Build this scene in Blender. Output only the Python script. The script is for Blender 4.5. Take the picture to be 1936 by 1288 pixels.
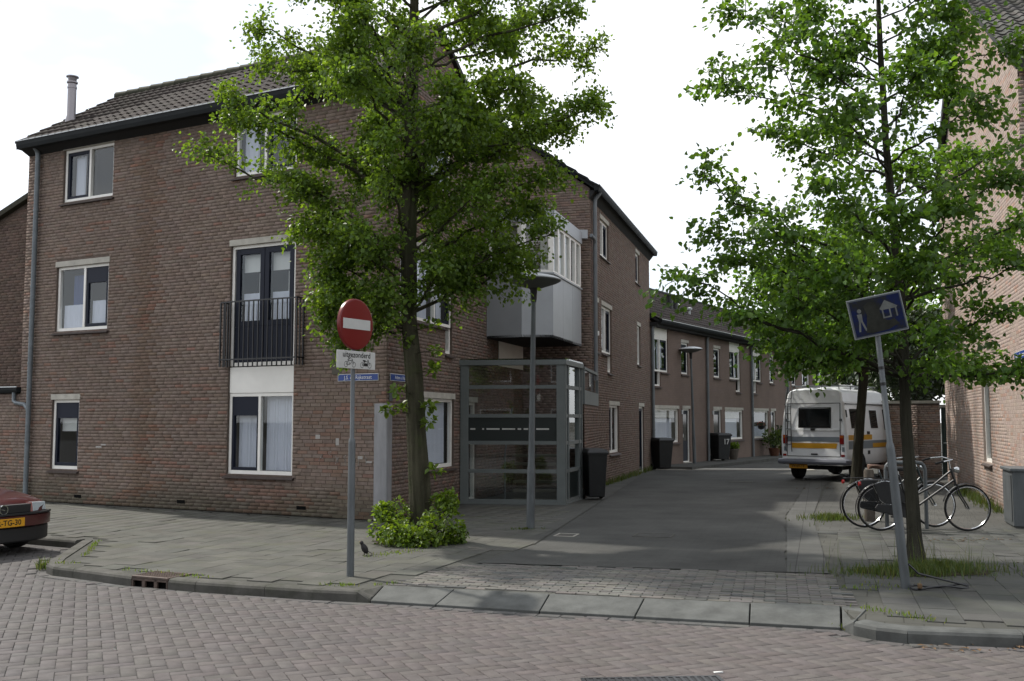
import bpy, bmesh, math, random
import numpy as np
from mathutils import Vector, Matrix, Euler

for o in list(bpy.data.objects): bpy.data.objects.remove(o)
SC = bpy.context.scene
COL = SC.collection
R = math.radians

# ------------------------------------------------------------------ camera
cam = bpy.data.cameras.new('camera'); cam.sensor_width = 36.0; cam.lens = 36.0*1900/1936
cam.clip_start = 0.1; cam.clip_end = 2000
camo = bpy.data.objects.new('camera', cam); COL.objects.link(camo)
camo.location = (0, 0, 1.65); camo.rotation_euler = (R(90+4.514), 0, 0)
SC.camera = camo

# ------------------------------------------------------------------ sky and sun (thin bright cloud, sun behind the houses on the left)
SUN_AZ, SUN_EL = -53.5, 52.0          # azimuth from +Y towards +X
w = bpy.data.worlds.new('World'); SC.world = w; w.use_nodes = True
nt = w.node_tree; nt.nodes.clear()
out = nt.nodes.new('ShaderNodeOutputWorld'); bg = nt.nodes.new('ShaderNodeBackground'); bg.inputs[1].default_value = 0.1
sky = nt.nodes.new('ShaderNodeTexSky'); sky.sky_type = 'NISHITA'; sky.sun_disc = False
sky.sun_elevation = R(SUN_EL); sky.sun_rotation = R(SUN_AZ)
tc = nt.nodes.new('ShaderNodeTexCoord'); mp = nt.nodes.new('ShaderNodeMapping'); mp.inputs['Scale'].default_value = (1.0, 1.0, 2.2)
nz = nt.nodes.new('ShaderNodeTexNoise'); nz.inputs['Scale'].default_value = 2.3; nz.inputs['Detail'].default_value = 5; nz.inputs['Roughness'].default_value = .55
cr = nt.nodes.new('ShaderNodeValToRGB'); cr.color_ramp.elements[0].position = .40; cr.color_ramp.elements[0].color = (.46, .46, .46, 1)
cr.color_ramp.elements[1].position = .60; cr.color_ramp.elements[1].color = (1, 1, 1, 1)
mx = nt.nodes.new('ShaderNodeMix'); mx.data_type = 'RGBA'; mx.inputs[7].default_value = (9.6, 9.8, 10.1, 1)
L = nt.links.new
L(tc.outputs['Generated'], mp.inputs[0]); L(mp.outputs[0], nz.inputs[0]); L(nz.outputs[0], cr.inputs[0])
L(cr.outputs[0], mx.inputs[0]); L(sky.outputs[0], mx.inputs[6]); L(mx.outputs[2], bg.inputs[0]); L(bg.outputs[0], out.inputs[0])

sun = bpy.data.lights.new('sun', 'SUN'); sun.energy = 3.0; sun.angle = R(1.6); sun.color = (1, .95, .87)
suno = bpy.data.objects.new('sun', sun); COL.objects.link(suno)
az, el = R(SUN_AZ), R(SUN_EL)
sd = Vector((math.sin(az)*math.cos(el), math.cos(az)*math.cos(el), math.sin(el)))
suno.rotation_euler = (-sd).to_track_quat('-Z', 'Y').to_euler(); suno.location = sd*60

vs = SC.view_settings
SC.display_settings.display_device = 'sRGB'
vs.view_transform = 'Standard'; vs.look = 'None'; vs.exposure = 0.6; vs.gamma = 1.0; vs.use_curve_mapping = False
SC.cycles.max_bounces = 6; SC.cycles.diffuse_bounces = 3; SC.cycles.glossy_bounces = 3; SC.cycles.transparent_max_bounces = 10; SC.cycles.caustics_reflective = False; SC.cycles.caustics_refractive = False
SC.cycles.use_denoising = True
SC.cycles.sample_clamp_indirect = 6.0

# ------------------------------------------------------------------ helpers
def dirv(a): return (math.sin(R(a)), math.cos(R(a)))
class Frame:
    """s runs along the wall, d outwards, z up"""
    def __init__(f, o, ang, sgn):
        f.o = o; f.a = dirv(ang); f.ang = ang
        f.n = (f.a[1]*sgn, -f.a[0]*sgn); f.h = f.a[0]*f.n[1]-f.a[1]*f.n[0]
    def P(f, s, d, z): return (f.o[0]+f.a[0]*s+f.n[0]*d, f.o[1]+f.a[1]*s+f.n[1]*d, z)
    def rz(f): return math.atan2(f.a[1], f.a[0])
class Pl:   # plain local axes
    h = 1
    def P(f, x, y, z): return (x, y, z)
LOC = Pl()
OFF = {}
def off(o): return OFF.get(o.name, (0, 0, 0)) if o is not None else (0, 0, 0)

class MB:
    def __init__(m, fr=LOC): m.v = []; m.f = []; m.c = []; m.fr = fr
    def add(m, vs, fs, col=None, raw=False):
        b = len(m.v)
        m.v += list(vs) if raw else [m.fr.P(*p) for p in vs]
        flip = (not raw) and m.fr.h < 0
        for q in fs:
            m.f.append(tuple(b+i for i in (reversed(q) if flip else q))); m.c.append(col)
        return m
    def box(m, x0, x1, y0, y1, z0, z1, col=None, raw=False):
        if x0 > x1: x0, x1 = x1, x0
        if y0 > y1: y0, y1 = y1, y0
        if z0 > z1: z0, z1 = z1, z0
        return m.add([(x0,y0,z0),(x1,y0,z0),(x1,y1,z0),(x0,y1,z0),(x0,y0,z1),(x1,y0,z1),(x1,y1,z1),(x0,y1,z1)],
              [(0,3,2,1),(4,5,6,7),(0,1,5,4),(1,2,6,5),(2,3,7,6),(3,0,4,7)], col, raw)
    def hexa(m, p, col=None, raw=False):   # 8 points, bottom then top
        return m.add(p, [(0,3,2,1),(4,5,6,7),(0,1,5,4),(1,2,6,5),(2,3,7,6),(3,0,4,7)], col, raw)
    def sheet(m, s0, s1, d, z0, z1):
        return m.add([(s0,d,z0),(s1,d,z0),(s1,d,z1),(s0,d,z1)], [(3,2,1,0)])
    def prof(m, s0, s1, poly, col=None):   # (d,z) outline extruded along s
        n = len(poly)
        return m.add([(s0,)+tuple(p) for p in poly]+[(s1,)+tuple(p) for p in poly],
              [tuple(range(n-1,-1,-1)), tuple(range(n,2*n))]+[(i,(i+1)%n,n+(i+1)%n,n+i) for i in range(n)], col)
    def prism(m, pts, z0, z1, col=None, raw=False):
        n = len(pts)
        return m.add([(x,y,z0) for x,y in pts]+[(x,y,z1) for x,y in pts],
              [tuple(range(n-1,-1,-1)), tuple(range(n,2*n))]+[(i,(i+1)%n,n+(i+1)%n,n+i) for i in range(n)], col, raw)
    def slab(m, pts, y0, y1, col=None):    # outline in (x,z), thickness in y
        n = len(pts)
        return m.add([(x,y0,z) for x,z in pts]+[(x,y1,z) for x,z in pts],
              [tuple(range(n)), tuple(range(2*n-1,n-1,-1))]+[(i,n+i,n+(i+1)%n,(i+1)%n) for i in range(n)], col)
    def tube(m, path, rad, n=8, col=None, cap=True):
        pts = [Vector(m.fr.P(*p)) for p in path]
        rr = rad if isinstance(rad, (list, tuple)) else [rad]*len(pts)
        b = len(m.v); ref = None
        for i, p in enumerate(pts):
            t = (pts[min(i+1,len(pts)-1)]-pts[max(i-1,0)])
            if t.length < 1e-9: t = Vector((0,0,1))
            t.normalize()
            if ref is None: ref = Vector((0,0,1)) if abs(t.z) < .9 else Vector((1,0,0))
            u = ref-t*ref.dot(t)
            if u.length < 1e-5: u = t.orthogonal()
            u.normalize(); ref = u; w_ = t.cross(u)
            for k in range(n):
                a = 2*math.pi*k/n
                m.v.append(tuple(p+(u*math.cos(a)+w_*math.sin(a))*rr[i]))
        for i in range(len(pts)-1):
            for k in range(n):
                k2 = (k+1)%n
                m.f.append((b+i*n+k, b+i*n+k2, b+(i+1)*n+k2, b+(i+1)*n+k)); m.c.append(col)
        if cap:
            m.f.append(tuple(b+k for k in range(n-1,-1,-1))); m.c.append(col)
            e = b+(len(pts)-1)*n
            m.f.append(tuple(e+k for k in range(n))); m.c.append(col)
        return m
    def lathe(m, prof, n=24, o=(0,0,0), col=None, axis='z'):
        b = len(m.v); k0 = len(prof)
        for r, z in prof:
            for k in range(n):
                a = 2*math.pi*k/n; c, s = math.cos(a)*r, math.sin(a)*r
                p = (c, s, z) if axis == 'z' else ((c, z, s) if axis == 'y' else (z, c, s))
                m.v.append(m.fr.P(o[0]+p[0], o[1]+p[1], o[2]+p[2]))
        for i in range(k0-1):
            for k in range(n):
                k2 = (k+1)%n
                m.f.append((b+i*n+k, b+i*n+k2, b+(i+1)*n+k2, b+(i+1)*n+k)); m.c.append(col)
        closed = abs(prof[0][0]-prof[-1][0])+abs(prof[0][1]-prof[-1][1]) < 1e-6
        for i, z in ((0, 0), (k0-1, 1)):
            if prof[i][0] > 1e-4 and not closed:
                q = [b+i*n+k for k in range(n)]
                m.f.append(tuple(q if z else reversed(q))); m.c.append(col)
        return m
    def mesh(m, name, offs=(0,0,0)):
        me = bpy.data.meshes.new(name)
        v = m.v if offs == (0,0,0) else [(x-offs[0], y-offs[1], z-offs[2]) for x,y,z in m.v]
        me.from_pydata(v, [], m.f); me.update()
        if any(c is not None for c in m.c): setcol(me, [c or (1,1,1) for c in m.c])
        return me
    def build(m, name, mat, parent=None, smooth=False, bevel=0, kind=None, seg=2, white=False):
        me = m.mesh(name, off(parent))
        if white: setcol(me, [(1,1,1)]*len(me.polygons))
        if mat: me.materials.append(mat)
        if smooth: shade(me)
        o = bpy.data.objects.new(name, me); COL.objects.link(o); o.parent = parent
        if parent is not None: OFF[o.name] = off(parent)
        if bevel:
            b = o.modifiers.new('bevel', 'BEVEL'); b.width = bevel; b.segments = seg; b.limit_method = 'ANGLE'; b.angle_limit = R(40); b.use_clamp_overlap = True
        if kind: o['kind'] = kind
        return o
def shade(me, ang=40):
    me.polygons.foreach_set('use_smooth', [True]*len(me.polygons))
    try: me.set_sharp_from_angle(angle=R(ang))
    except Exception: pass
def setcol(me, cols):
    at = me.attributes.new('col', 'FLOAT_COLOR', 'FACE')
    a = np.ones((len(cols), 4), np.float32); a[:, :3] = cols
    at.data.foreach_set('color', a.ravel())
def thing(name, label, cat, loc=(0,0,0), rotz=0, group=None, world=False):
    o = bpy.data.objects.new(name, None); COL.objects.link(o); o.empty_display_size = .2
    o.location = loc; o.rotation_euler = (0,0,rotz); tag(o, label, cat, group)
    if world: OFF[o.name] = tuple(loc)
    return o
def tag(o, label, cat, group=None):
    o['label'] = label; o['category'] = cat
    if group: o['group'] = group
    return o
def struct(o, label=None):
    o['kind'] = 'structure'
    if label: o['label'] = label
    return o
def piece(name, me, parent, loc, rot=(0,0,0), col=None, scale=None):
    o = bpy.data.objects.new(name, me); COL.objects.link(o); o.parent = parent
    f = off(parent); o.location = (loc[0]-f[0], loc[1]-f[1], loc[2]-f[2]); o.rotation_euler = rot
    if scale: o.scale = scale
    if col: o.color = (col[0], col[1], col[2], 1)
    return o
def text(body, size, mat, parent, loc, rz=0, name='lettering', bold=0.0, sx=1.0, ry=0):
    c = bpy.data.curves.new(name, 'FONT'); c.body = body; c.size = size; c.align_x = 'CENTER'; c.align_y = 'CENTER'
    c.extrude = .0006; c.offset = bold; c.resolution_u = 2; c.materials.append(mat)
    tmp = bpy.data.objects.new('tmp', c); COL.objects.link(tmp)
    me = bpy.data.meshes.new_from_object(tmp.evaluated_get(bpy.context.evaluated_depsgraph_get())); me.name = name
    bpy.data.objects.remove(tmp)
    o = bpy.data.objects.new(name, me); COL.objects.link(o); o.parent = parent
    f = off(parent); o.location = (loc[0]-f[0], loc[1]-f[1], loc[2]-f[2]); o.rotation_euler = (R(90), ry, rz); o.scale = (sx, 1, 1)
    return o
def npmesh(name, V, Q, cols=None, mat=None, smooth=False):
    """numpy vertices (n,3) and quads (m,4)"""
    me = bpy.data.meshes.new(name)
    me.vertices.add(len(V)); me.vertices.foreach_set('co', np.asarray(V, np.float32).ravel())
    k = Q.shape[1]
    me.loops.add(Q.size); me.loops.foreach_set('vertex_index', Q.astype(np.int32).ravel())
    me.polygons.add(len(Q)); me.polygons.foreach_set('loop_start', np.arange(0, Q.size, k, dtype=np.int32))
    me.update(calc_edges=True); me.validate()
    if cols is not None: setcol(me, cols)
    if mat: me.materials.append(mat)
    if smooth: me.polygons.foreach_set('use_smooth', [True]*len(me.polygons))
    return me
def inside(x, y, poly):
    c = False; j = len(poly)-1
    for i in range(len(poly)):
        xi, yi = poly[i]; xj, yj = poly[j]
        if (yi > y) != (yj > y) and x < (xj-xi)*(y-yi)/(yj-yi)+xi: c = not c
        j = i
    return c
def vary(c, rng, a=.12, h=.03):
    k = 1+rng.uniform(-a, a)
    return tuple(max(0, x*k*(1+rng.uniform(-h, h))) for x in c)

# ------------------------------------------------------------------ materials
def nodes(m): return m.node_tree.nodes, m.node_tree.links.new
def mat(name, col, rough=.6, spec=.4, metal=0, nscale=0, namt=.15, bump=0, bscale=60, usecol=False, coat=0, trans=0, streak=0, dirt=None):
    m = bpy.data.materials.new(name); m.use_nodes = True; N, K = nodes(m); p = N['Principled BSDF']
    p.inputs['Roughness'].default_value = rough; p.inputs['Specular IOR Level'].default_value = spec; p.inputs['Metallic'].default_value = metal
    p.inputs['Coat Weight'].default_value = coat
    p.inputs['Base Color'].default_value = (*col, 1)
    src = None
    tc = N.new('ShaderNodeTexCoord')
    if usecol:
        a = N.new('ShaderNodeAttribute'); a.attribute_name = 'col'; oi = N.new('ShaderNodeObjectInfo')
        x = N.new('ShaderNodeMix'); x.data_type = 'RGBA'; x.blend_type = 'MULTIPLY'; x.inputs[0].default_value = 1
        K(a.outputs['Color'], x.inputs[6]); K(oi.outputs['Color'], x.inputs[7])
        y = N.new('ShaderNodeMix'); y.data_type = 'RGBA'; y.blend_type = 'MULTIPLY'; y.inputs[0].default_value = 1; y.inputs[7].default_value = (*col, 1)
        K(x.outputs[2], y.inputs[6]); src = y.outputs[2]
    if nscale:
        ge = N.new('ShaderNodeNewGeometry')
        n = N.new('ShaderNodeTexNoise'); n.inputs['Scale'].default_value = nscale; n.inputs['Detail'].default_value = 6; n.inputs['Roughness'].default_value = .62
        if streak:
            mp = N.new('ShaderNodeMapping'); mp.inputs['Scale'].default_value = (1, 1, streak); K(ge.outputs['Position'], mp.inputs[0]); K(mp.outputs[0], n.inputs[0])
        else: K(ge.outputs['Position'], n.inputs[0])
        mr = N.new('ShaderNodeMapRange'); mr.inputs[1].default_value = .3; mr.inputs[2].default_value = .7; mr.inputs[3].default_value = 1-namt; mr.inputs[4].default_value = 1+namt
        K(n.outputs[0], mr.inputs[0])
        z = N.new('ShaderNodeMix'); z.data_type = 'RGBA'; z.blend_type = 'MULTIPLY'; z.inputs[0].default_value = 1; z.inputs[6].default_value = (*col, 1)
        if src is not None: K(src, z.inputs[6])
        K(mr.outputs[0], z.inputs[7]); src = z.outputs[2]
        if dirt:
            n3 = N.new('ShaderNodeTexNoise'); n3.inputs['Scale'].default_value = dirt[1]; n3.inputs['Detail'].default_value = 7; n3.inputs['Roughness'].default_value = .7
            K(ge.outputs['Position'], n3.inputs[0])
            r3 = N.new('ShaderNodeMapRange'); r3.inputs[1].default_value = dirt[2]; r3.inputs[2].default_value = dirt[2]+.12; r3.inputs[4].default_value = dirt[3]; K(n3.outputs[0], r3.inputs[0])
            z3 = N.new('ShaderNodeMix'); z3.data_type = 'RGBA'; K(r3.outputs[0], z3.inputs[0]); K(src, z3.inputs[6]); z3.inputs[7].default_value = (*dirt[0], 1); src = z3.outputs[2]
    if src is not None: K(src, p.inputs['Base Color'])
    if bump:
        n2 = N.new('ShaderNodeTexNoise'); n2.inputs['Scale'].default_value = bscale; n2.inputs['Detail'].default_value = 4
        g2 = N.new('ShaderNodeNewGeometry'); K(g2.outputs['Position'], n2.inputs[0])
        b = N.new('ShaderNodeBump'); b.inputs['Strength'].default_value = bump; b.inputs['Distance'].default_value = .01
        K(n2.outputs[0], b.inputs['Height']); K(b.outputs[0], p.inputs['Normal'])
    return m
def mat_paving(name, c1, c2, cm, w_, h_, rot=0, off_=.5, bump=.4, mortar=.004, nscale=1.2, namt=.2):
    """brick-texture sheet, real size in metres, laid in the ground plane or (plane='xz') on a wall"""
    m = bpy.data.materials.new(name); m.use_nodes = True; N, K = nodes(m); p = N['Principled BSDF']; p.inputs['Roughness'].default_value = .85; p.inputs['Specular IOR Level'].default_value = .25
    g = N.new('ShaderNodeNewGeometry'); mp = N.new('ShaderNodeMapping'); mp.vector_type = 'TEXTURE'
    mp.inputs['Rotation'].default_value = (rot if isinstance(rot, tuple) else (0, 0, rot))
    b = N.new('ShaderNodeTexBrick'); b.offset = off_; b.inputs['Scale'].default_value = 1
    b.inputs['Brick Width'].default_value = w_; b.inputs['Row Height'].default_value = h_; b.inputs['Mortar Size'].default_value = mortar; b.inputs['Mortar Smooth'].default_value = .3
    b.inputs['Color1'].default_value = (*c1, 1); b.inputs['Color2'].default_value = (*c2, 1); b.inputs['Mortar'].default_value = (*cm, 1)
    K(g.outputs['Position'], mp.inputs[0]); K(mp.outputs[0], b.inputs[0])
    n = N.new('ShaderNodeTexNoise'); n.inputs['Scale'].default_value = nscale; n.inputs['Detail'].default_value = 8; n.inputs['Roughness'].default_value = .65; K(g.outputs['Position'], n.inputs[0])
    mr = N.new('ShaderNodeMapRange'); mr.inputs[1].default_value = .3; mr.inputs[2].default_value = .7; mr.inputs[3].default_value = 1-namt; mr.inputs[4].default_value = 1+namt; K(n.outputs[0], mr.inputs[0])
    z = N.new('ShaderNodeMix'); z.data_type = 'RGBA'; z.blend_type = 'MULTIPLY'; z.inputs[0].default_value = 1
    K(b.outputs[0], z.inputs[6]); K(mr.outputs[0], z.inputs[7]); K(z.outputs[2], p.inputs['Base Color'])
    bp = N.new('ShaderNodeBump'); bp.inputs['Strength'].default_value = bump; bp.inputs['Distance'].default_value = .006; bp.invert = True
    K(b.outputs['Fac'], bp.inputs['Height']); K(bp.outputs[0], p.inputs['Normal'])
    return m
def mat_leaf(name, c1, tr=.45):
    m = bpy.data.materials.new(name); m.use_nodes = True; N, K = nodes(m); N.clear()
    o = N.new('ShaderNodeOutputMaterial'); p = N.new('ShaderNodeBsdfPrincipled'); t = N.new('ShaderNodeBsdfTranslucent'); x = N.new('ShaderNodeMixShader')
    p.inputs['Roughness'].default_value = .42; p.inputs['Specular IOR Level'].default_value = .45
    a = N.new('ShaderNodeAttribute'); a.attribute_name = 'col'
    y = N.new('ShaderNodeMix'); y.data_type = 'RGBA'; y.blend_type = 'MULTIPLY'; y.inputs[0].default_value = 1; y.inputs[7].default_value = (*c1, 1); K(a.outputs['Color'], y.inputs[6])
    K(y.outputs[2], p.inputs['Base Color'])
    y2 = N.new('ShaderNodeMix'); y2.data_type = 'RGBA'; y2.blend_type = 'MULTIPLY'; y2.inputs[0].default_value = 1; y2.inputs[7].default_value = (1.7, 1.65, .6, 1); K(y.outputs[2], y2.inputs[6]); K(y2.outputs[2], t.inputs[0])
    x.inputs[0].default_value = tr; K(p.outputs[0], x.inputs[1]); K(t.outputs[0], x.inputs[2]); K(x.outputs[0], o.inputs[0])
    return m
def mat_glass(name, tint=(.93,.95,.95), boost=1.0):
    m = bpy.data.materials.new(name); m.use_nodes = True; N, K = nodes(m); N.clear()
    o = N.new('ShaderNodeOutputMaterial'); t = N.new('ShaderNodeBsdfTransparent'); t.inputs[0].default_value = (*tint, 1)
    g = N.new('ShaderNodeBsdfGlossy'); g.inputs['Roughness'].default_value = .015; g.inputs['Color'].default_value = (.9,.93,.95,1)
    f = N.new('ShaderNodeLayerWeight'); f.inputs[0].default_value = .5
    pw = N.new('ShaderNodeMath'); pw.operation = 'POWER'; pw.inputs[1].default_value = 5
    k = N.new('ShaderNodeMath'); k.operation = 'MULTIPLY_ADD'; k.inputs[1].default_value = .92; k.inputs[2].default_value = .075*boost; k.use_clamp = True
    x = N.new('ShaderNodeMixShader'); K(f.outputs['Facing'], pw.inputs[0]); K(pw.outputs[0], k.inputs[0]); K(k.outputs[0], x.inputs[0]); K(t.outputs[0], x.inputs[1]); K(g.outputs[0], x.inputs[2]); K(x.outputs[0], o.inputs[0])
    return m
def mat_cloth(name, c, tr=.35):
    m = bpy.data.materials.new(name); m.use_nodes = True; N, K = nodes(m); N.clear()
    o = N.new('ShaderNodeOutputMaterial'); d = N.new('ShaderNodeBsdfDiffuse'); d.inputs[0].default_value = (*c, 1); t = N.new('ShaderNodeBsdfTranslucent'); t.inputs[0].default_value = (*c, 1)
    x = N.new('ShaderNodeMixShader'); x.inputs[0].default_value = tr; K(d.outputs[0], x.inputs[1]); K(t.outputs[0], x.inputs[2]); K(x.outputs[0], o.inputs[0])
    return m

M = {}
M['brick'] = mat('brick', (1,1,1), .9, .15, nscale=10, namt=.16, bump=.35, bscale=90, usecol=True)
M['mortar'] = mat('mortar', (.130,.102,.086), .95, .1, nscale=9, namt=.2)
M['tile'] = mat('roof_tile', (1,1,1), .8, .2, nscale=7, namt=.3, bump=.2, usecol=True, dirt=((.03,.04,.016), 3.5, .58, .45))
M['paver'] = mat('paver', (1,1,1), .82, .3, nscale=11, namt=.17, bump=.35, bscale=160, usecol=True)
M['slabtile'] = mat('paving_tile', (1,1,1), .85, .25, nscale=2.2, namt=.24, bump=.25, bscale=120, usecol=True, dirt=((.075,.08,.045), 1.3, .53, .4))
M['joint'] = mat('joint_sand', (.05,.047,.040), .95, .1, nscale=3, namt=.35, dirt=((.05,.065,.02), 1.1, .53, .6))
M['granite'] = mat('granite', (.092,.095,.090), .78, .25, nscale=5, namt=.3, bump=.3, bscale=200, usecol=False)
M['kerb'] = mat('kerb_concrete', (.088,.085,.076), .85, .2, nscale=4, namt=.25, bump=.3, bscale=130, dirt=((.040,.043,.030), 2.2, .5, .6))
M['white'] = mat('white_paint', (.84,.82,.77), .45, .4, nscale=4, namt=.06)
M['cream'] = mat('cream_panel', (.84,.82,.77), .5, .4, nscale=2, namt=.06)
M['navy'] = mat('navy_paint', (.005,.008,.020), .5, .25)
M['lintel'] = mat('concrete_lintel', (.43,.41,.36), .85, .2, nscale=5, namt=.18)
M['sill'] = mat('sill_tile', (.060,.044,.038), .55, .35, nscale=9, namt=.2)
M['glass'] = mat_glass('window_glass')
M['glassp'] = mat_glass('porch_glass', (.86,.90,.89), 1.3)
M['glassd'] = mat_glass('tinted_glass', (.55,.60,.60))
M['room'] = mat('room_wall', (.13,.12,.10), .9, .1)
M['curtain'] = mat_cloth('net_curtain', (.80,.83,.93), .25)
M['curtainb'] = mat_cloth('blue_curtain', (.10,.14,.30), .25)
M['blind'] = mat_cloth('roller_blind', (.75,.76,.74), .3)
M['zinc'] = mat('zinc', (.15,.17,.185), .5, .5, metal=.25, nscale=6, namt=.18)
M['gutter'] = mat('gutter_paint', (.011,.013,.014), .7, .2, nscale=4, namt=.2)
M['gutterlip'] = mat('gutter_lip', (.50,.51,.51), .4, .5, metal=.3)
M['pipegrey'] = mat('grey_pipe', (.15,.165,.175), .5, .45, nscale=4, namt=.15)
M['soffit'] = mat('soffit_board', (.028,.028,.028), .8, .2)
M['steel'] = mat('galvanised_steel', (.105,.115,.12), .5, .4, metal=.2, nscale=7, namt=.25, streak=.3)
M['black'] = mat('black_metal', (.012,.012,.013), .4, .5)
M['boothframe'] = mat('grey_frame', (.135,.15,.148), .5, .45, nscale=3, namt=.1)
M['boothdark'] = mat('dark_panel', (.016,.022,.022), .3, .5)
M['clad'] = mat('metal_cladding', (.35,.365,.385), .42, .45, metal=.1, nscale=1.5, namt=.06)
M['red'] = mat('sign_red', (.15,.005,.005), .35, .5, nscale=8, namt=.06)
M['signwhite'] = mat('sign_white', (.50,.50,.48), .4, .45, nscale=10, namt=.06)
M['signblue'] = mat('sign_blue', (.012,.05,.25), .35, .5, nscale=9, namt=.08)
M['blueshadedirty'] = mat('dirty_shaded_sign_blue', (.003,.008,.045), .7, .15, nscale=9, namt=.2, dirt=((.013,.014,.012), 5.2, .44, .95))  # dirt, plus a base blue darkened for the tree's shade
M['signgrey'] = mat('sign_back', (.20,.21,.21), .5, .4, metal=.4)
M['ink'] = mat('black_print', (.012,.012,.012), .6, .3)
M['binplastic'] = mat('bin_plastic', (.012,.013,.014), .45, .4, nscale=5, namt=.3)
M['bark'] = mat('bark', (.052,.049,.032), .92, .15, nscale=9, namt=.45, bump=1.0, bscale=38, streak=.16, dirt=((.045,.055,.022), 2.4, .48, .6))
M['bark2'] = mat('dark_bark', (.036,.034,.025), .92, .15, nscale=9, namt=.4, bump=.8, bscale=45, streak=.2)
M['leaf'] = mat_leaf('lime_leaf', (.100,.172,.034), .52)
M['leaf2'] = mat_leaf('hornbeam_leaf', (.074,.148,.032), .52)
M['leafd'] = mat_leaf('evergreen_leaf', (.026,.045,.018), .15)
M['leafs'] = mat_leaf('shoot_leaf', (.10,.165,.025), .45)
M['grass'] = mat_leaf('grass_blade', (.065,.105,.028), .35)
M['rubber'] = mat('rubber', (.010,.010,.010), .75, .3)
M['chrome'] = mat('chrome', (.55,.56,.57), .22, .5, metal=1)
M['vanwhite'] = mat('van_white', (.86,.88,.89), .35, .5, coat=.3, nscale=2, namt=.05)
M['carred'] = mat('car_red', (.055,.005,.006), .3, .5, coat=.7)
M['plastic'] = mat('black_plastic', (.017,.017,.018), .5, .4)
M['bumper'] = mat('bumper_grey', (.15,.16,.19), .5, .4)
M['plate'] = mat('plate_yellow', (.62,.30,.012), .45, .4)
M['vplate'] = mat('plate_worn_yellow', (.42,.20,.012), .5, .4)
M['orange'] = mat('stripe_orange', (.60,.31,.02), .4, .45)
M['greyst'] = mat('stripe_grey', (.20,.235,.26), .4, .45)
M['tail'] = mat('tail_red', (.25,.012,.010), .25, .5)
M['amber'] = mat('amber_lens', (.45,.10,.01), .25, .5)
M['lens'] = mat('lamp_lens', (.42,.46,.48), .12, .6)
M['darkglass'] = mat('dark_vehicle_glass', (.010,.012,.013), .06, .6)
M['saddle'] = mat('saddle_leather', (.16,.10,.075), .6, .3)
M['terracotta'] = mat('terracotta', (.12,.055,.035), .85, .2, nscale=10, namt=.2)
M['wood'] = mat('weathered_wood', (.10,.085,.07), .85, .2, nscale=12, namt=.3, streak=.2)
M['gate'] = mat('green_gate', (.012,.028,.022), .5, .4)
M['lampwhite'] = mat('lamp_cover', (.38,.40,.41), .3, .5, nscale=3, namt=.05)
M['soil'] = mat('soil', (.05,.040,.028), .95, .1, nscale=6, namt=.4)
M['iron'] = mat('cast_iron', (.085,.06,.048), .6, .4, nscale=14, namt=.35)
M['hole'] = mat('drain_hole', (.004,.004,.004), .9, .1)
M['feather'] = mat('dark_feather', (.022,.020,.020), .6, .3)
M['litter'] = mat('litter_white', (.7,.7,.68), .7, .2)
M['rust'] = mat('dry_litter', (.13,.085,.05), .9, .1, nscale=9, namt=.4)
M['chalk'] = mat('chalk_mark', (.38,.36,.34), .9, .1)
M['green'] = mat('sticker_green', (.02,.20,.09), .5, .4)
# ================================================================== GROUND
CX, CY = -2.071, 16.646                    # street corner of the corner house
KL = [(-5.93,13.98),(-5.70,13.0),(-5.50,12.15),(-5.38,11.78),(-5.20,11.55),(-4.90,11.38),(-4.04,10.83),(-3.25,10.47),(-2.47,10.19),(-1.95,10.01),(-1.50,9.89)]
SF = [(-1.37,9.86),(-.72,9.64),(.25,9.32),(1.09,9.08),(2.04,8.80),(2.76,8.59)]      # dropped kerb, road side
SB = [(-1.28,10.22),(-.56,10.02),(.36,9.74),(1.23,9.50),(2.16,9.27),(2.93,9.12)]    # dropped kerb, pavement side
KR = [(2.76,8.57),(2.80,8.40),(2.92,8.22),(3.12,8.09),(3.96,7.93),(4.95,7.78),(5.95,7.62),(6.95,7.46),(7.95,7.30),(9.0,7.13)]
BAYL = [(-19.0,20.9),(-6.01,14.0)]                                                    # back kerb of the parking bay
ROADZ = -.10

g = MB(); S = 600
g.add([(-S,-S,-.135),(S,-S,-.135),(S,S,-.135),(-S,S,-.135)], [(0,1,2,3)])
struct(g.build('ground', M['joint']))
# bed of the road under the bricks, the bay, and the plain brick beyond the built ones
mroad = mat_paving('far_road_brick', (.092,.088,.085), (.080,.077,.074), (.038,.036,.034), .21, .105, R(23), .5, .3)
g = MB(); g.add([(-80,-60,-.1125),(80,-60,-.1125),(80,22,-.1125),(-80,26,-.1125)], [(0,1,2,3)])
road = struct(g.build('road', mroad))

# pavement bed (joints) behind the kerb, up to the houses and down the side street
def inset(line, d):
    o = []
    for i, (x, y) in enumerate(line):
        a, b = line[max(0,i-1)], line[min(len(line)-1,i+1)]; l = math.hypot(b[0]-a[0], b[1]-a[1]); o.append((x-(b[1]-a[1])/l*d, y+(b[0]-a[0])/l*d))
    return o
outline = inset(BAYL,.1)+inset(KL,.12)+SB+inset(KR,.12)+[(60,-1.5),(60,120),(-60,120),(-60,42)]
g = MB(); g.prism(outline, -.12, -.012)
mbed = mat_paving('paving_bed', (.075,.074,.064), (.065,.065,.057), (.035,.035,.028), .30, .30, R(-20), .5, .3, .006, .8, .25)
pavement = struct(g.build('pavement', mbed))
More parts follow.
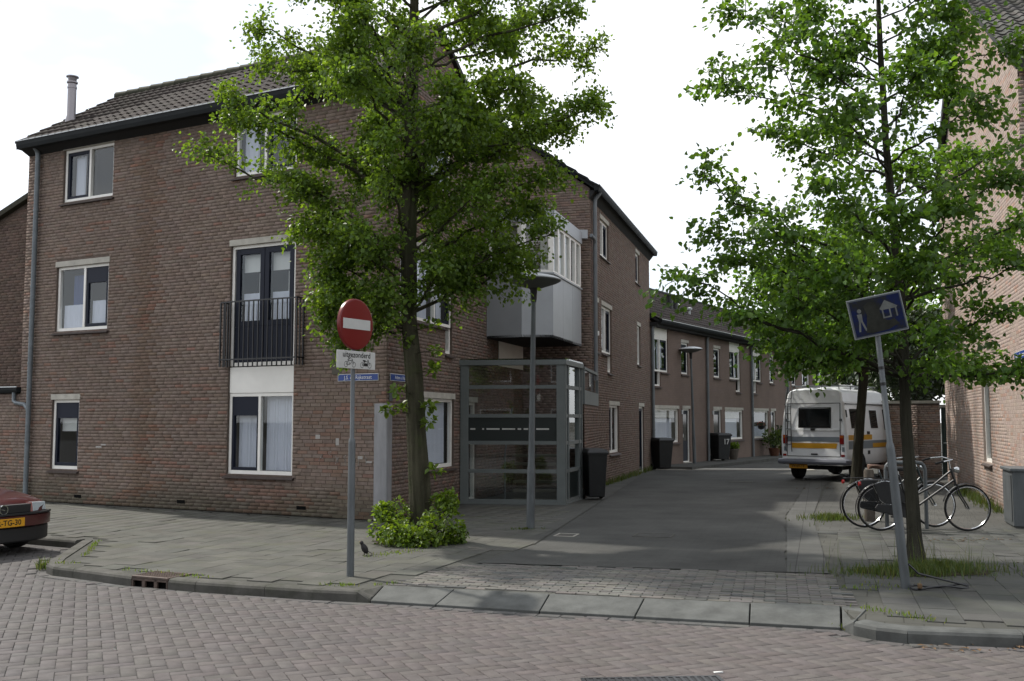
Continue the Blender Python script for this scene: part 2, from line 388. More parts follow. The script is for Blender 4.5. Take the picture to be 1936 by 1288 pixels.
# side-street carriageway of dark clinkers
mdark = mat_paving('dark_clinker', (.067,.067,.062), (.059,.059,.055), (.044,.044,.040), .21, .075, R(-17), .5, .3, .004, .55, .42)
DK = [(-.42,11.81),(2.98,11.10),(4.72,17.5),(7.42,25.6),(9.6,31.0),(16,42),(24,55),(18,60),(12.2,50.5),(4.72,34.2),(.32,13.5)]
rj = random.Random(14); DKj = []
for (ax, ay), (bx, by) in zip(DK, DK[1:]+DK[:1]):
    n = max(1, int(math.hypot(bx-ax, by-ay)/.21)) if min(ay, by) < 30 else 1
    for k in range(n): DKj.append((ax+(bx-ax)*k/n+(rj.uniform(-.03,.03) if k else 0), ay+(by-ay)*k/n+(rj.uniform(-.025,.025) if k else 0)))
DK = DKj
g = MB(); g.add([(x,y,0.0) for x,y in DK], [tuple(range(len(DK)))])
carriage = struct(g.build('side_street', mdark))
mstrip = mat_paving('gutter_tile', (.088,.088,.082), (.075,.076,.071), (.04,.04,.037), .30, .30, R(-17), 0, .25, .006, .9, .2)
ST = [(2.99,11.10),(3.42,11.0),(5.15,17.4),(7.85,25.5),(10.0,30.8),(16.5,41.6),(16,42),(9.61,31.0),(7.43,25.6),(4.73,17.5)]
g = MB(); g.add([(x,y,0.001) for x,y in ST], [tuple(range(len(ST)))])
struct(g.build('gutter_strip', mstrip))
# far footpaths, too oblique to tell the tiles apart
mtile = mat_paving('far_paving_tile', (.080,.080,.073), (.070,.070,.064), (.045,.045,.038), .30, .30, R(-20), .5, .25, .006, .8, .25)
LF = [(.30,13.6),(4.70,34.2),(2.3,34.2),(.9,20),(-.9,19.9),(-1.9,16.9),(-1.3,14.8)]
g = MB(); g.add([(x,y,-.002) for x,y in LF], [tuple(range(len(LF)))]); struct(g.build('footpath', mtile))
RF = [(4.55,15.0),(9.0,15.0),(12.2,27.8),(20,50),(16.6,41.6),(10.05,30.8),(7.9,25.5),(5.2,17.4)]
g = MB(); g.add([(x,y,-.002) for x,y in RF], [tuple(range(len(RF)))]); struct(g.build('footpath', mtile))
# pale concrete band across the street and raised pavement before the terrace
mpale = mat('pale_concrete', (.36,.34,.30), .85, .2, nscale=3, namt=.18)
g = MB(); g.hexa([(4.75,33.4,-.05),(9.9,33.0,-.05),(10.0,34.0,-.05),(4.95,34.5,-.05),(4.75,33.4,.02),(9.9,33.0,.02),(10.0,34.0,.02),(4.95,34.5,.02)])
struct(g.build('street_band', mpale))
fr = Frame((4.65,33.8), 31.5, 1)
g = MB(fr); g.box(.25, 30, -.2, 1.35, -.1, .10); struct(g.build('terrace_pavement', mtile))

# ---- road bricks laid in herringbone
rng = random.Random(5)
BW = .105; HA = -23                       # one joint direction points 23 degrees left of the view
ux = dirv(90+HA); uy = dirv(HA)
allk = BAYL+KL+SF+KR
road_outline = BAYL+KL+SF+KR+[(60,-1.5),(60,120),(-60,120),(-60,42)]
def kerbdist(x, y):                        # signed: positive on the road side
    best = 1e9; sg = 1
    for (ax, ay), (bx, by) in zip(allk[:-1], allk[1:]):
        dx, dy = bx-ax, by-ay; l2 = dx*dx+dy*dy
        if l2 < 1e-9: continue
        t = max(0, min(1, ((x-ax)*dx+(y-ay)*dy)/l2)); px, py = ax+t*dx, ay+t*dy
        d = math.hypot(x-px, y-py)
        if d < best: best = d
    return -best if inside(x, y, road_outline) else best
bme = MB(); e = .0035; ch = .005
def brickpts(L_, W_, H_, e, ch):
    x, y = L_/2-e, W_/2-e
    return [(-x,-y,-H_),(x,-y,-H_),(x,y,-H_),(-x,y,-H_),(-x,-y,-ch),(x,-y,-ch),(x,y,-ch),(-x,y,-ch),(-x+ch,-y+ch,0),(x-ch,-y+ch,0),(x-ch,y-ch,0),(-x+ch,y-ch,0)]
BF = [(0,1,5,4),(1,2,6,5),(2,3,7,6),(3,0,4,7),(4,5,9,8),(5,6,10,9),(6,7,11,10),(7,4,8,11),(8,9,10,11)]
def brickmesh(name, L_, W_, H_, e, ch, m):
    b = MB(); b.add(brickpts(L_, W_, H_, e, ch), BF); me = b.mesh(name); setcol(me, [(1,1,1)]*len(me.polygons)); me.materials.append(m); return me
def lay(items, L_, W_, H_, e, ch, m, parent, name, nobj, stuffname, key):
    """items: (x,y,z,angle,tiltx,tilty,colour); the nobj nearest become objects, the rest one mesh"""
    items.sort(key=key)
    me = brickmesh(name, L_, W_, H_, e, ch, m)
    for (x, y, z, a, tx, ty, c) in items[:nobj]: piece(name, me, parent, (x, y, z), (tx, ty, a), c)
    rest = items[nobj:]
    if rest:
        P = np.array(brickpts(L_, W_, H_, e, ch)); n = len(rest)
        A = np.array([r[3] for r in rest]); ca, sa = np.cos(A)[:,None], np.sin(A)[:,None]
        V = np.empty((n, 12, 3)); V[:,:,0] = ca*P[:,0]-sa*P[:,1]+np.array([r[0] for r in rest])[:,None]; V[:,:,1] = sa*P[:,0]+ca*P[:,1]+np.array([r[1] for r in rest])[:,None]
        V[:,:,2] = P[:,2]+np.array([r[2] for r in rest])[:,None]+P[:,0]*(-np.array([r[5] for r in rest])[:,None])+P[:,1]*np.array([r[4] for r in rest])[:,None]
        Q = (np.arange(n)[:,None,None]*12+np.array(BF)[None]).reshape(-1,4)
        cols = np.repeat(np.array([r[6] for r in rest]), len(BF), axis=0)
        o = bpy.data.objects.new(stuffname, npmesh(stuffname, V.reshape(-1,3), Q, cols, m)); COL.objects.link(o); o.parent = parent; o['kind'] = 'stuff'
cam_d = lambda r: math.hypot(r[0], r[1])
items = []
for j in range(-20, 150):
    for i in range(-120, 150):
        c = (i+j) % 4
        if c not in (0, 2): continue
        cu, cv = (i+1, j+.5) if c == 0 else (i+.5, j+1)
        u, v = (cu-10)*BW, (cv+10)*BW
        x = ux[0]*u+uy[0]*v; y = ux[1]*u+uy[1]*v+1.0
        if not (3.0 < y < 15.5 and -13.0 < x < 9.0): continue
        if kerbdist(x, y) < .165: continue
        # gentle settlement of the street
        z = ROADZ-.002+.004*math.sin(x*.9+1)*math.sin(y*1.1)+rng.uniform(-.0012,.0012)
        a = math.atan2(ux[1], ux[0])+(0 if c == 0 else math.pi/2)
        pat = .5+.5*math.sin(x*.6+y*.35+.7*math.sin(y*1.3))
        base = (.099-.008*pat, .092-.008*pat, .088-.007*pat)
        t = max(0, min(1, (x+5)/5)); base = (base[0]*(1+.05*t), base[1]*(1-.01*t), base[2]*(1-.02*t))
        items.append((x, y, z, a+rng.uniform(-.012,.012), rng.uniform(-.008,.008), rng.uniform(-.008,.008), vary(base, rng, .09, .02)))
# nearest that the picture shows first
inview = lambda r: (0 if abs(r[0]) < r[1]*.515 and r[1] > 6.15 else 1, r[1])
lay(items, .21, BW, .035, .0025, .003, M['paver'], road, 'road_brick', 300, 'road_bricks', inview)
# single stretcher course along the kerb
items = []
for line in (KL[3:]+SF, KR):
    for (ax, ay), (bx, by) in zip(line[:-1], line[1:]):
        l = math.hypot(bx-ax, by-ay); n = max(1, round(l/.215))
        nx, ny = (by-ay)/l, -(bx-ax)/l
        if kerbdist((ax+bx)/2+nx*.05, (ay+by)/2+ny*.05) < 0: nx, ny = -nx, -ny
        for k in range(n):
            t = (k+.5)/n
            items.append((ax+(bx-ax)*t+nx*.075, ay+(by-ay)*t+ny*.075, ROADZ-.004+rng.uniform(-.002,.002), math.atan2(by-ay, bx-ax), 0, 0, vary((.085,.082,.079), rng, .14)))
lay(items, .21, BW, .035, .004, .005, M['paver'], road, 'channel_brick', 200, 'channel_bricks', cam_d)

# ---- kerb stones, one object each
kerb = MB(); kerb.add([(-5.5,11.9,-.13),(-5.3,11.9,-.13),(-5.3,11.7,-.13)], [(0,1,2)])
kerbr = struct(kerb.build('kerb', M['kerb']))
def kerbstone(a, b, w_=.16, z1=0.0, z1b=None, gap=.004, mt=None, seg=1):
    """road-side edge runs a -> b, the stone lies on its left"""
    ax, ay = a; bx, by = b; l = math.hypot(bx-ax, by-ay); tx, ty = (bx-ax)/l, (by-ay)/l; nx, ny = -ty, tx
    z1b = z1 if z1b is None else z1b
    m = MB(); pr = lambda z: [(0,-.2),(0,z-.035),(-.012,z-.012),(-.035,z),(-w_,z+.001),(-w_,-.2)]
    P0 = [(ax+tx*gap-nx*d, ay+ty*gap-ny*d, z) for d, z in pr(z1)]; P1 = [(bx-tx*gap-nx*d, by-ty*gap-ny*d, z) for d, z in pr(z1b)]
    n = len(P0)
    m.add(P0+P1, [tuple(range(n)), tuple(range(2*n-1,n-1,-1))]+[(i,n+i,n+(i+1)%n,(i+1)%n) for i in range(n)])
    return m.build('kerb_stone', mt or M['kerb'], kerbr)
bl = math.hypot(BAYL[1][0]-BAYL[0][0], BAYL[1][1]-BAYL[0][1])
for k in range(12):
    t0, t1 = 1-(k+1)/bl, 1-k/bl
    q = lambda t: (BAYL[0][0]+(BAYL[1][0]-BAYL[0][0])*t, BAYL[0][1]+(BAYL[1][1]-BAYL[0][1])*t)
    kerbstone(q(t0), q(t1))
for a, b in zip(KL[:-1], KL[1:]):
    if a == KL[6]: continue                # the gully sits here
    kerbstone(a, b, gap=.001 if math.hypot(a[0]-b[0], a[1]-b[1]) < .7 else .004)
a, b = KL[6], KL[7]
q = lambda t: (a[0]+(b[0]-a[0])*t, a[1]+(b[1]-a[1])*t)
kerbstone(q(.58), b)
kerbstone(KL[-1], SF[0], z1=0, z1b=-.06, gap=.002)
for a, b in zip(KR[1:-1], KR[2:]): kerbstone(a, b, gap=.001 if math.hypot(a[0]-b[0], a[1]-b[1]) < .4 else .004, mt=M['granite'])
# tapered end stones of the dropped kerb and its sloping slabs
def slabm(f0, f1, b0, b1, zf=-.085, zb=0.0, g=.006):
    f0, f1, b0, b1 = [Vector((*p, 0)) for p in (f0, f1, b0, b1)]
    d = (f1-f0).normalized()*g; f0 += d; f1 -= d; b0 += d; b1 -= d
    m = MB(); m.hexa([(f0.x,f0.y,-.2),(f1.x,f1.y,-.2),(b1.x,b1.y,-.2),(b0.x,b0.y,-.2),(f0.x,f0.y,zf),(f1.x,f1.y,zf),(b1.x,b1.y,zb),(b0.x,b0.y,zb)])
    return m.build('kerb_slab', M['granite'], kerbr, bevel=.006)
for k in range(5): slabm(SF[k], SF[k+1], SB[k], SB[k+1])
m = MB(); m.hexa([(-1.50,9.89,-.2),(-1.375,9.862,-.2),(-1.29,10.21,-.2),(-1.46,10.06,-.2),(-1.50,9.89,-.01),(-1.375,9.862,-.082),(-1.29,10.21,.0),(-1.46,10.06,0)]); m.build('kerb_end_stone', M['kerb'], kerbr, bevel=.006)
m = MB(); m.hexa([(2.77,8.585,-.2),(2.80,8.40,-.2),(3.10,8.95,-.2),(2.94,9.115,-.2),(2.77,8.585,-.08),(2.81,8.42,-.002),(3.10,8.95,.001),(2.94,9.115,.001)]); m.build('kerb_end_stone', M['granite'], kerbr, bevel=.006)

# ---- light clinkers between the dropped kerb and the side street
rng = random.Random(8)
ZL = [(-1.22,10.26),(2.93,9.14),(3.05,9.10),(3.40,11.0),(2.98,11.09),(-.42,11.79),(-.75,11.4)]
items = []; A = math.atan2(SB[5][1]-SB[0][1], SB[5][0]-SB[0][0]); ca, sa = math.cos(A), math.sin(A)
for j in range(0, 45):
    for i in range(-30, 40):
        u = (i+(.5 if j % 2 else 0))*.205; v = j*.070+.04
        x = -1.28+ca*u-sa*v; y = 10.22+sa*u+ca*v
        if inside(x, y, ZL):
            c = (.128,.121,.109) if rng.random() > .2 else (.088,.088,.083)
            items.append((x, y, -.003+rng.uniform(-.004,.004), A+rng.uniform(-.03,.03), rng.uniform(-.03,.03), rng.uniform(-.015,.015), vary(c, rng, .16, .04)))
lay(items, .205, .070, .03, .0045, .004, M['paver'], carriage, 'clinker', 300, 'clinkers', cam_d)

# ---- 30 cm tiles: pavement by the corner house and by the right-hand house
def tiles(poly, A, T, parent, nobj, col, seed, holes=()):
    rng = random.Random(seed); it = []; a = dirv(A); b = (a[1], -a[0])
    for i in range(-60, 60):
        for j in range(-60, 60):
            u = i*T+(T/2 if j % 2 else 0); v = j*T
            x = poly[0][0]+a[0]*u+b[0]*v; y = poly[0][1]+a[1]*u+b[1]*v
            if not all(inside(x+a[0]*p*T*.45+b[0]*q*T*.45, y+a[1]*p*T*.45+b[1]*q*T*.45, poly) for p in (-1,1) for q in (-1,1)): continue
            if any(math.hypot(x-hx, y-hy) < hr for hx, hy, hr in holes): continue
            lift = rng.uniform(-.002,.002); tx, ty = rng.uniform(-.004,.004), rng.uniform(-.004,.004)
            if rng.random() < .06: tx += rng.uniform(-.03,.03); ty += rng.uniform(-.03,.03); lift += .003
            it.append((x, y, lift, math.atan2(a[1], a[0])+rng.uniform(-.006,.006), tx, ty, vary(col, rng, .08, .02)))
    lay(it, T, T, .04, .0018, .003, M['slabtile'], parent, 'paving_tile', nobj, 'paving_tiles', cam_d)
PL = [(-5.78,14.05),(-5.55,13.0),(-5.34,12.2),(-5.22,11.9),(-4.95,11.6),(-4.05,11.0),(-2.47,10.36),(-1.50,10.06),(-1.30,10.30),(-.80,11.4),(-.45,11.85),(.28,13.5),(.75,16.0),(1.2,19.3),(-.9,19.9),(-2.0,16.55),(-12,21.8),(-14,18.4)]
tiles(PL, 20, .30, pavement, 300, (.088,.087,.076), 3, holes=((-1.27,14.0,.42),))
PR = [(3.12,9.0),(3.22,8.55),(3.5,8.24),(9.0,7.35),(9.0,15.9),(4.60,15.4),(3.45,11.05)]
tiles(PR, 17, .30, struct(MB().add([(3.6,8.6,-.015),(8.5,8.2,-.015),(8.5,15,-.015),(4.6,15,-.015)], [(0,1,2,3)]).build('pavement', mbed)), 300, (.070,.071,.065), 4, holes=((4.72,11.85,.42),))  # right-hand tiles given a darker colour for the tree's shade
# ================================================================== BUILDINGS
def free_intervals(s0, s1, z0, z1, ops):
    iv = [(s0, s1)]
    for (a, b, c, d) in ops:
        if z1 <= c+.004 or z0 >= d-.004: continue
        nv = []
        for (p, q) in iv:
            if b <= p or a >= q: nv.append((p, q)); continue
            if a > p: nv.append((p, a))
            if b < q: nv.append((b, q))
        iv = nv
    return iv
def facade(root, fr, s0, s1, z1, ops, colf, seed=1, top=None, nobj=0, key=None, bricks=True, name='wall', z0=0.0, brl=.22, brh=.0625, wallmat=None, relief=1.0):
    """mortar wall with openings and reveals, and the bricks in front of it; top(s) gives a sloping top edge above z1"""
    ss = sorted(set([s0, s1]+[x for o in ops for x in o[:2]])); zs = sorted(set([z0, z1]+[x for o in ops for x in o[2:]]))
    m = MB(fr)
    for a, b in zip(ss[:-1], ss[1:]):
        for c, d in zip(zs[:-1], zs[1:]):
            cs, cz = (a+b)/2, (c+d)/2
            if c < z0-1e-6 or any(o[0] < cs < o[1] and o[2] < cz < o[3] for o in ops): continue
            m.add([(a,0,c),(b,0,c),(b,0,d),(a,0,d)], [(3,2,1,0)])
    for (a, b, c, d) in ops:
        D = -.14
        m.add([(a,0,c),(a,D,c),(a,D,d),(a,0,d)], [(0,1,2,3)]); m.add([(b,0,c),(b,D,c),(b,D,d),(b,0,d)], [(0,1,2,3)])
        m.add([(a,0,d),(b,0,d),(b,D,d),(a,D,d)], [(0,1,2,3)]); m.add([(a,0,c),(b,0,c),(b,D,c),(a,D,c)], [(0,1,2,3)])
    if top:
        pts = top; m.add([(s,0,z) for s, z in pts], [tuple(range(len(pts)))])
    wall = m.build(name, wallmat or M['mortar'], root)
    if not bricks: return wall
    rng = random.Random(seed); items = []
    def ztop(s):
        if not top or s < top[0][0] or s > top[-1][0]: return z1
        zt = z1
        for (a, za), (b, zb) in zip(top[:-1], top[1:]):
            if a <= s <= b and b-a > 1e-6: zt = max(zt, za+(zb-za)*(s-a)/(b-a))
        return zt
    zmax = max([z1]+([p[1] for p in top] if top else []))
    row = 0; z = z0
    while z < zmax:
        ro = (0, .11, .055, .165)[row % 4] if rng.random() < .75 else rng.uniform(0, .2)
        for (p, q) in free_intervals(s0, s1, z, z+brh, ops):
            k0 = math.floor((p-ro)/brl)
            k = k0
            while ro+k*brl < q:
                a, b = max(p, ro+k*brl), min(q, ro+(k+1)*brl); k += 1
                if b-a < .03: continue
                if z+brh > min(ztop(a), ztop(b))+.002: continue
                items.append((a, b, z, colf((a+b)/2, z, rng), rng.uniform(.004,.009)*relief))
        row += 1; z += brh
    full = [i for i in items if abs(i[1]-i[0]-brl) < 1e-4]
    obj = set()
    if nobj:
        full.sort(key=key or (lambda i: math.hypot(fr.P(i[0],0,0)[0], fr.P(i[0],0,0)[1])))
        me = MB(); hl, hh = brl/2-.004, brh/2-.004
        me.add([(-hl,0,-hh),(hl,0,-hh),(hl,0,hh),(-hl,0,hh),(-hl+.003,.007*relief,-hh+.002),(hl-.003,.007*relief,-hh+.002),(hl-.003,.007*relief,hh-.002),(-hl+.003,.007*relief,hh-.002)], [(4,5,6,7),(0,1,5,4),(1,2,6,5),(2,3,7,6),(3,0,4,7)])
        bm_ = me.mesh('brick'); setcol(bm_, [(1,1,1)]*5); bm_.materials.append(M['brick'])
        rz = math.atan2(-fr.n[0], fr.n[1])
        for i in full[:nobj]:
            obj.add(id(i)); c = i[3]
            piece('brick', bm_, wall, fr.P((i[0]+i[1])/2, 0, i[2]+brh/2), (rng.uniform(-.01,.01), 0, rz), c)
    V = []; cols = []; o = off(root)
    a_, n_ = np.array(fr.a), np.array(fr.n)
    rest = [i for i in items if id(i) not in obj]
    T = np.array([(i[0]+.004, i[1]-.004, i[2]+.004, i[2]+brh-.004, i[4]) for i in rest])
    S_ = np.stack([T[:,0],T[:,1],T[:,1],T[:,0],T[:,0]+.003,T[:,1]-.003,T[:,1]-.003,T[:,0]+.003], 1)
    Z_ = np.stack([T[:,2],T[:,2],T[:,3],T[:,3],T[:,2]+.002,T[:,2]+.002,T[:,3]-.002,T[:,3]-.002], 1)
    D_ = np.zeros_like(S_); D_[:,4:] = T[:,4:5]
    V = np.stack([fr.o[0]+a_[0]*S_+n_[0]*D_-o[0], fr.o[1]+a_[1]*S_+n_[1]*D_-o[1], Z_-o[2]], 2).reshape(-1,3)
    F = np.array([(4,5,6,7),(0,1,5,4),(1,2,6,5),(2,3,7,6),(3,0,4,7)])
    if fr.h > 0: F = F[:, ::-1]
    Q = (np.arange(len(rest))[:,None,None]*8+F[None]).reshape(-1,4)
    bo = bpy.data.objects.new('brickwork', npmesh('brickwork', V, Q, np.repeat(np.array([i[3] for i in rest]), 5, axis=0), M['brick']))
    COL.objects.link(bo); bo.parent = wall; bo['kind'] = 'stuff'
    return wall

def curtain(root, fr, s0, s1, z0, z1, d, m, amp=.012, step=.028, name='curtain'):
    n = max(4, int((s1-s0)/step)*2); V = []; F = []
    b = MB(fr); vs = []
    for i in range(n+1):
        s = s0+(s1-s0)*i/n; dd = d+amp*math.sin(i*1.57)+amp*.6*math.sin(i*.37)
        vs += [(s, dd, z0), (s, dd-.004, z1)]
    b.add(vs, [(2*i, 2*i+2, 2*i+3, 2*i+1) for i in range(n)])
    return b.build(name, m, root, smooth=True)
def window(root, fr, s0, s1, z0, z1, panes, lintel=True, sill=True, low=None, ft=.06, room=True, fmat=None, mull=True, name='window', top_panel=None, lab=None):
    """white fixed frame in an opening; panes: list of (a,b,c,d, sash, dressing) in absolute s,z"""
    fm = fmat or M['white']
    zt = z1-.11 if lintel else z1
    d0, d1 = -.115, -.045
    f = MB(fr)
    f.box(s0+.002, s0+ft, d0, d1, z0+.002, zt-.002); f.box(s1-ft, s1-.002, d0, d1, z0+.002, zt-.002)
    f.box(s0+ft, s1-ft, d0, d1, z0+.002, z0+ft*1.1); f.box(s0+ft, s1-ft, d0, d1, zt-ft, zt-.002)
    edges = sorted(set(round(p[0], 3) for p in panes if p[0] > s0+ft+.02))
    for x in edges:
        if mull and any(abs(p[1]-x) < .12 for p in panes): f.box(x-.055, x, d0+.003, d1+.004, z0+ft*1.1, zt-ft)
    if low:   # an extra small light hanging below one end
        a, b, c = low
        f.box(a+.002, a+ft, d0, d1, c+.002, z0+.001); f.box(b-ft, b-.002, d0, d1, c+.002, z0+.001); f.box(a+ft, b-ft, d0, d1, c+.002, c+ft)
    wdw = f.build(name, fm, root)
    if lab: wdw['label'] = lab
    if lintel: MB(fr).box(s0-.03, s1+.03, -.1, .018, zt, z1).build('lintel', M['lintel'], wdw)
    if top_panel: MB(fr).box(s0+.002, s1-.002, -.11, -.035, z1, top_panel).build('panel', M['cream'], wdw)
    if sill:
        MB(fr).prof(s0-.05, (low[0] if low and low[0] > s0+.1 else s1+.05), [(-.05,z0-.075),(.062,z0-.075),(.062,z0-.055),(-.05,z0-.002)]).build('sill', M['sill'], wdw) if not (low and low[0] <= s0+.1) else None
        if low:
            MB(fr).prof(low[0]-.03, low[1]+.04, [(-.05,low[2]-.075),(.062,low[2]-.075),(.062,low[2]-.055),(-.05,low[2]-.002)]).build('sill', M['sill'], wdw)
            if low[0] <= s0+.1: MB(fr).prof(low[1]+.01, s1+.05, [(-.05,z0-.075),(.062,z0-.075),(.062,z0-.055),(-.05,z0-.002)]).build('sill', M['sill'], wdw)
    for (a, b, c, d, sash, dress) in panes:
        if sash:
            q = MB(fr); t = sash if isinstance(sash, float) else .065
            q.box(a, a+t, d0-.012, d1-.012, c, d); q.box(b-t, b, d0-.012, d1-.012, c, d); q.box(a+t, b-t, d0-.012, d1-.012, c, c+t); q.box(a+t, b-t, d0-.012, d1-.012, d-t, d)
            q.build('sash', M['navy'], wdw, bevel=.004)
            a, b, c, d = a+t, b-t, c+t, d-t
        MB(fr).sheet(a-.01, b+.01, -.084, c-.01, d+.01).build('pane', M['glass'], wdw)
        if dress:
            h = d-c
            if dress == 'full': curtain(wdw, fr, a, b, c, d, -.20, M['curtain'])
            if dress == 'half': curtain(wdw, fr, a, b, c, c+h*.42, -.17, M['curtain'], .008, .02)
            if dress == 'side': curtain(wdw, fr, a+(b-a)*.42, b, c, d, -.20, M['curtain'], .02, .05)
            if dress == 'blue': curtain(wdw, fr, a+(b-a)*.2, a+(b-a)*.75, c+h*.3, d-.1, -.24, M['curtainb']); curtain(wdw, fr, a, b, c, c+h*.40, -.17, M['curtain'], .008, .02)
            if dress == 'door':
                curtain(wdw, fr, a, b, c+h*.0, c+h*.42, -.16, M['curtain'], .008, .02); MB(fr).box(a, b, -.172, -.168, c+h*.74, d).build('blind', M['blind'], wdw)
                curtain(wdw, fr, a, a+(b-a)*.3, c+h*.4, c+h*.72, -.21, M['blind'], .02, .04)
            if dress == 'navytop': MB(fr).box(a-.005, b+.005, -.074, -.055, c+h*.80, d+.005).build('awning_panel', M['navy'], wdw)
            if dress == 'navyblind':
                MB(fr).box(a-.005, b+.005, -.074, -.055, c+h*.78, d+.005).build('awning_panel', M['navy'], wdw); MB(fr).box(a, b, -.17, -.165, c+h*.55, c+h*.79).build('blind', M['blind'], wdw)
            if dress == 'navyfull':
                MB(fr).box(a-.005, b+.005, -.074, -.055, c+h*.76, d+.005).build('awning_panel', M['navy'], wdw); curtain(wdw, fr, a, b, c, c+h*.76, -.19, M['curtain'], .014, .03)
            if dress == 'navyhalf':
                MB(fr).box(a-.005, b+.005, -.074, -.055, c+h*.77, d+.005).build('awning_panel', M['navy'], wdw); curtain(wdw, fr, a, b, c, c+h*.44, -.17, M['curtain'], .008, .02)
            if dress == 'shutter':
                q = MB(fr)
                for k in range(5): q.box(a, b, -.15, -.135, d-.03-k*.055, d-.03-k*.055+.048)
                q.build('blind', M['lintel'], wdw); curtain(wdw, fr, a+.05, b-.05, c, d-.28, -.24, M['curtain'], .01, .05)
    if room:
        zb = low[2] if low else z0; D = -1.1
        q = MB(fr)
        a, b = s0-.35, s1+.35; c, d = zb-.5, z1+.12
        q.add([(a,D,c),(b,D,c),(b,D,d),(a,D,d)], [(0,1,2,3)]); q.add([(a,-.145,c),(a,D,c),(a,D,d),(a,-.145,d)], [(0,1,2,3)]); q.add([(b,-.145,c),(b,D,c),(b,D,d),(b,-.145,d)], [(0,1,2,3)])
        q.add([(a,-.145,d),(b,-.145,d),(b,D,d),(a,D,d)], [(0,1,2,3)]); q.add([(a,-.145,c),(b,-.145,c),(b,D,c),(a,D,c)], [(0,1,2,3)])
        q.build('room', M['room'], wdw)
    return wdw
def downpipe(root, fr, s, z0, z1, r=.045, d=.09, m=None, elbow=True):
    p = [(s,d,z0),(s,d,z1-.25)]
    if elbow: p += [(s,d+.02,z1-.18),(s,d+.10,z1-.09),(s,d+.14,z1-.02)]
    o = MB(fr).tube(p, r, 10).build('downpipe', m or M['zinc'], root, smooth=True)
    q = MB(fr); z = z0+1.2
    while z < z1-.4: q.tube([(s,d,z),(s,d,z+.035)], r+.008, 10); z += 1.6
    q.build('pipe_bracket', m or M['zinc'], o, smooth=True)
    return o
def gutter(root, fr, s0, s1, d, z, w_=.13, h_=.12):
    o = MB(fr).prof(s0, s1, [(d-w_,z),(d-w_,z-h_),(d-.02,z-h_),(d,z-h_*.55),(d,z)]).build('gutter', M['gutter'], root)
    MB(fr).prof(s0-.01, s1+.01, [(d-.005,z-.006),(d+.012,z-.006),(d+.012,z+.016),(d-.005,z+.016)]).build('gutter_lip', M['gutterlip'], o)
    return o
def tilemesh(name, W_, L_, m, n=6):
    """pantile: rises across its width in an S, x across, y up the slope, z out of the roof"""
    b = MB(); xs = [W_*i/n for i in range(n+1)]
    def h(t): return .030*math.sin(t*2*math.pi)*(1 if t < .5 else .5)+.016
    vs = []
    for x in xs:
        z = h(x/W_); vs += [(x-W_/2, 0, z+.022), (x-W_/2, L_, z-.006), (x-W_/2, 0, z-.022)]
    fs = []
    for i in range(n):
        a, c = 3*i, 3*i+3
        fs += [(a, c, c+1, a+1), (a+2, c+2, c, a)]
    b.add(vs, fs); me = b.mesh(name); setcol(me, [(1,1,1)]*len(me.polygons)); me.materials.append(m); shade(me, 50); return me
def tile_roof(root, roof, P, ex, ey, nx, ny, W_, L_, col, seed, nobj, key=None, skip=None):
    """P: lower corner; ex unit vector along the eaves, ey unit vector up the slope"""
    rng = random.Random(seed); ex, ey = Vector(ex), Vector(ey); ez = ex.cross(ey)
    if ez.z < 0: ez = -ez
    Mr = Matrix((ex, ey, ez)).transposed(); eul = Mr.to_euler()
    me = tilemesh('roof_tile', W_*1.04, L_*1.12, M['tile']); it = []
    for j in range(ny):
        for i in range(nx):
            p = Vector(P)+ex*((i+.5)*W_)+ey*(j*L_)
            if skip and skip((i+.5)*W_, (j+.5)*L_): continue
            it.append((p, vary(col, rng, .2, .05), rng.uniform(-.012,.012)))
    if key: it.sort(key=lambda t: key(t[0]))
    for p, c, a in it[:nobj]:
        piece('roof_tile', me, roof, p, (Mr @ Matrix.Rotation(a, 3, 'X')).to_euler(), c)
    if it[nobj:]:
        nv = len(me.vertices); B = np.empty(nv*3); me.vertices.foreach_get('co', B); B = B.reshape(-1,3)
        W3 = np.array(Mr); o = off(root); Vs = []
        base = B @ W3.T
        F = np.array([list(p.vertices) for p in me.polygons])
        rest = it[nobj:]
        V = base[None]+np.array([tuple(p) for p, c, a in rest])[:,None,:]-np.array(o)[None,None]
        Q = (np.arange(len(rest))[:,None,None]*nv+F[None]).reshape(-1,4)
        ob = bpy.data.objects.new('roof_tiles', npmesh('roof_tiles', V.reshape(-1,3), Q, np.repeat(np.array([c for p, c, a in rest]), len(F), axis=0), M['tile'], True))
        COL.objects.link(ob); ob.parent = roof; ob['kind'] = 'stuff'

